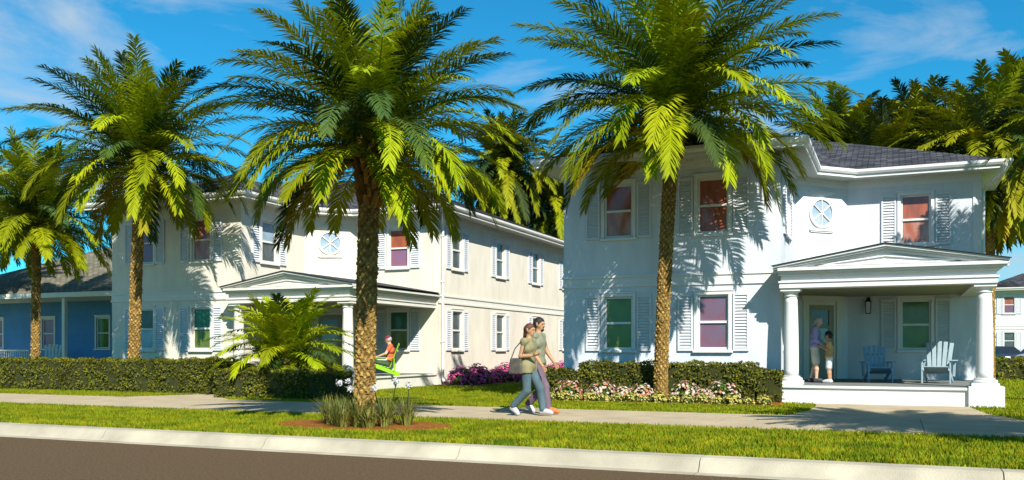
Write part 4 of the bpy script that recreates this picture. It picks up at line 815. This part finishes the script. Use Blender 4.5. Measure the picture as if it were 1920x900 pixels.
# walkers on the pavement, heading right
base = dict(pelvis=(0, 0, 0.93), waist=(0.0, 0, 1.08), chest=(0.005, 0, 1.27), neck=(0.015, 0, 1.46), head=(0.035, 0, 1.615), hip_l=(0, 0.092, 0.90), hip_r=(0, -0.092, 0.90), sh_l=(0.0, 0.17, 1.395), sh_r=(0.0, -0.17, 1.395))
w1 = dict(base, knee_l=(0.20, 0.10, 0.50), ank_l=(0.26, 0.10, 0.10), toe_l=(0.44, 0.10, 0.06), knee_r=(0.02, -0.095, 0.47), ank_r=(-0.28, -0.095, 0.17), toe_r=(-0.17, -0.095, 0.035),
          el_r=(-0.06, -0.20, 1.12), wr_r=(0.18, -0.17, 1.13), hd_r=(1, 0.15, 0.25), pn_r=(0, 0.3, 1), el_l=(0.06, 0.21, 1.11), wr_l=(0.22, 0.17, 0.93))
person((-6.28, 15.42), R(-4), w1, dict(top='cloth_khaki', hem=0.10, sleeve=0.16, bottom='cloth_teal', shoe='shoe_white', hair='hair_brown', hairlong=True), 'walking woman with brown hair in a khaki top and teal trousers', skin='skin_tan', female=True, H=0.985)
w2 = dict(base, knee_l=(0.05, 0.095, 0.47), ank_l=(-0.24, 0.095, 0.16), toe_l=(-0.13, 0.095, 0.035), knee_r=(0.19, -0.10, 0.50), ank_r=(0.25, -0.10, 0.10), toe_r=(0.44, -0.10, 0.055),
          el_r=(-0.10, -0.22, 1.12), wr_r=(-0.02, -0.20, 0.87), el_l=(0.08, 0.22, 1.12), wr_l=(0.24, 0.19, 0.92))
person((-6.30, 15.95), R(-4), w2, dict(top='cloth_olive', sleeve=0.12, bottom='cloth_mauve', shoe=('shoe_white', 'shoe_orange'), hair='hair_black', beard=True), 'walking bearded man with dark hair in a grey green tank top', skin='skin_tan', H=1.06)
bag = empty('shoulder_bag', (-6.45, 15.24, 0.96), R(-4), 'dark shoulder bag hanging behind the walking woman', 'bag')
b_ = MB(); b_.add([(-.15, -.055, -.17), (.15, -.055, -.17), (.15, .055, -.17), (-.15, .055, -.17), (-.12, -.035, .13), (.12, -.035, .13), (.12, .035, .13), (-.12, .035, .13)], [(3, 2, 1, 0), (4, 5, 6, 7), (0, 1, 5, 4), (1, 2, 6, 5), (2, 3, 7, 6), (3, 0, 4, 7)]); b_.build('pouch', 'bag_leather', bag, bevel=0.03)
b_ = MB(); b_.tube([(-.10, 0, .12), (-.04, 0.03, .30), (.10, .045, .455), (.20, 0.0, .46), (.20, -.03, .36), (.16, -.03, .22), (.10, 0, .12)], 0.011, 6); b_.build('strap', 'bag_leather', bag)
# seated person on the lime chair
CZ = 0.42
seat = dict(pelvis=(-0.16, 0, 0.47), waist=(-0.21, 0, 0.61), chest=(-0.24, 0, 0.80), neck=(-0.20, 0, 0.99), head=(-0.155, 0, 1.135), face=(0.93, 0.0, -0.35), hip_l=(-0.14, 0.09, 0.45), hip_r=(-0.14, -0.09, 0.45), sh_l=(-0.23, 0.18, 0.93), sh_r=(-0.23, -0.18, 0.93),
            knee_l=(0.30, 0.13, 0.50), ank_l=(0.36, 0.13, 0.09), toe_l=(0.54, 0.14, 0.04), knee_r=(0.28, -0.12, 0.50), ank_r=(0.30, -0.12, 0.09), toe_r=(0.48, -0.13, 0.04), el_l=(-0.10, 0.33, 0.70), wr_l=(0.14, 0.27, 0.61), el_r=(-0.10, -0.33, 0.70), wr_r=(0.14, -0.27, 0.61), hd_l=(1, -0.1, -0.1), hd_r=(1, 0.1, -0.1), pn_l=(0, 0, -1), pn_r=(0, 0, -1), ts_l=-1, ts_r=1)
person((CHAIR1[0], CHAIR1[1]), R(-62 - 90), seat, dict(top='cloth_orange', sleeve=0.55, bottom='cloth_white', leg=1.9, shoe='shoe_white', hair='hair_grey', cap='cloth_maroon'), 'seated person in an orange shirt and maroon cap on the lime green chair', z=CZ)
# woman and child on the white porch
pw = dict(pelvis=(0, 0, 0.93), waist=(0.0, 0, 1.08), chest=(0.02, 0, 1.27), neck=(0.05, 0, 1.45), head=(0.10, 0.0, 1.59), face=(0.85, 0, -0.5), hip_l=(0, 0.092, 0.90), hip_r=(0, -0.092, 0.90), sh_l=(0.02, 0.165, 1.39), sh_r=(0.02, -0.165, 1.39), knee_l=(0.02, 0.10, 0.48), ank_l=(-0.10, 0.10, 0.09), toe_l=(0.07, 0.11, 0.04), knee_r=(0.05, -0.095, 0.48), ank_r=(0.04, -0.095, 0.09), toe_r=(0.22, -0.10, 0.04),
          el_l=(0.06, 0.22, 1.12), wr_l=(0.26, 0.15, 1.0), el_r=(0.02, -0.21, 1.11), wr_r=(0.22, -0.16, 0.96), hd_r=(0.9, 0.1, -0.45))
person((-1.86, 23.55), R(4), pw, dict(top='cloth_lavender', sleeve=1.5, bottom='cloth_sand', leg=0.82, shoe='shoe_dark', hair='hair_grey', hairlong=True), 'woman in a lavender top and sand shorts looking down at a child on the porch', z=CZ, H=0.96, female=True, skin='skin_fair')
ch = {k: (tuple(np.array(v_) * 0.70) if k not in ('face',) and not k.startswith(('hd_', 'pn_')) else v_) for k, v_ in dict(base, knee_l=(0.03, 0.09, 0.48), ank_l=(0.0, 0.09, 0.10), toe_l=(0.19, 0.10, 0.05), knee_r=(0.01, -0.09, 0.48), ank_r=(-0.03, -0.09, 0.10), toe_r=(0.15, -0.10, 0.05), el_l=(0.04, 0.24, 1.16), wr_l=(0.24, 0.20, 1.26), el_r=(0.02, -0.22, 1.13), wr_r=(0.16, -0.20, 0.94)).items()}
ch['head'] = (0.03, 0, 1.165); ch['s'] = 0.72; ch['hs'] = 0.93; ch['face'] = (0.9, -0.1, 0.25)
person((-1.50, 23.42), R(178), ch, dict(top='cloth_tan', sleeve=0.4, bottom='cloth_white', leg=0.8, shoe='shoe_white', hair='hair_black'), 'small child in white shorts standing before the woman on the white porch', z=CZ, skin='skin_tan')

# ------------------------------------------------------------------ far parked cars
def car(loc, rz, paint, label):
    root = empty('parked_car', (*loc, 0), rz, label, 'car', 'cars parked before the distant house')        # nose towards -Y
    pr = [(-2.15, 0.35), (-2.2, 0.62), (-2.05, 0.80), (-1.15, 0.95), (1.65, 1.0), (2.1, 0.95), (2.2, 0.6), (2.15, 0.32)]
    b = MB(); n = len(pr); ws = (0.86, 0.90)
    rows = []
    for k, (x, sc) in enumerate(((-0.80, 0.95), (-0.90, 1), (0.90, 1), (0.80, 0.95))): rows.append([(x, y * (sc if k in (0, 3) else 1), z) for y, z in pr])
    b.add([p for r in rows for p in r], [tuple(range(n - 1, -1, -1)), tuple(range(3 * n, 4 * n))] + [(k * n + i, k * n + (i + 1) % n, (k + 1) * n + (i + 1) % n, (k + 1) * n + i) for k in range(3) for i in range(n)])
    b.add([(-0.60, -0.25, 1.42), (0.60, -0.25, 1.42), (0.60, 1.05, 1.42), (-0.60, 1.05, 1.42), (-0.62, -0.2, 1.47), (0.62, -0.2, 1.47), (0.60, 1.0, 1.47), (-0.60, 1.0, 1.47)], [(3, 2, 1, 0), (4, 5, 6, 7), (0, 1, 5, 4), (1, 2, 6, 5), (2, 3, 7, 6), (3, 0, 4, 7)])
    b.build('body', paint, root, bevel=0.05)
    g = MB(); g.add([(-0.80, -1.1, 0.95), (0.80, -1.1, 0.95), (0.80, 1.75, 0.99), (-0.80, 1.75, 0.99), (-0.60, -0.25, 1.425), (0.60, -0.25, 1.425), (0.60, 1.05, 1.425), (-0.60, 1.05, 1.425)], [(0, 1, 5, 4), (1, 2, 6, 5), (2, 3, 7, 6), (3, 0, 4, 7)]); g.build('window', 'car_glass', root)
    for sx in (-1, 1):
        h_ = MB(); h_.add([(sx * 0.50, -2.19, 0.62), (sx * 0.82, -2.14, 0.62), (sx * 0.82, -2.07, 0.78), (sx * 0.50, -2.10, 0.76)], [(0, 1, 2, 3) if sx > 0 else (3, 2, 1, 0)]); h_.build('headlight', 'lamp_glass', root, (0, -0.03, 0))
        for y in (-1.35, 1.35):
            t = MB(); t.tube([(sx * 0.72, y, 0.32), (sx * 0.92, y, 0.32)], 0.32, 20); w = t.build('wheel', 'rubber', root); r_ = MB(); r_.tube([(sx * 0.90, y, 0.32), (sx * 0.935, y, 0.32)], 0.19, 16); r_.build('rim', 'chrome', w)
    bp = MB(); bp.box(-0.55, 0.55, -2.24, -2.19, 0.42, 0.58); bp.build('grille', 'dark_metal', root)
    return root
car((6.9, 70.5), R(18), 'car_paint_dark', 'dark parked car beside the palm trunk, before the distant house')
car((9.3, 71.5), R(14), 'car_paint_silver', 'silver parked car at the right edge, before the distant house')
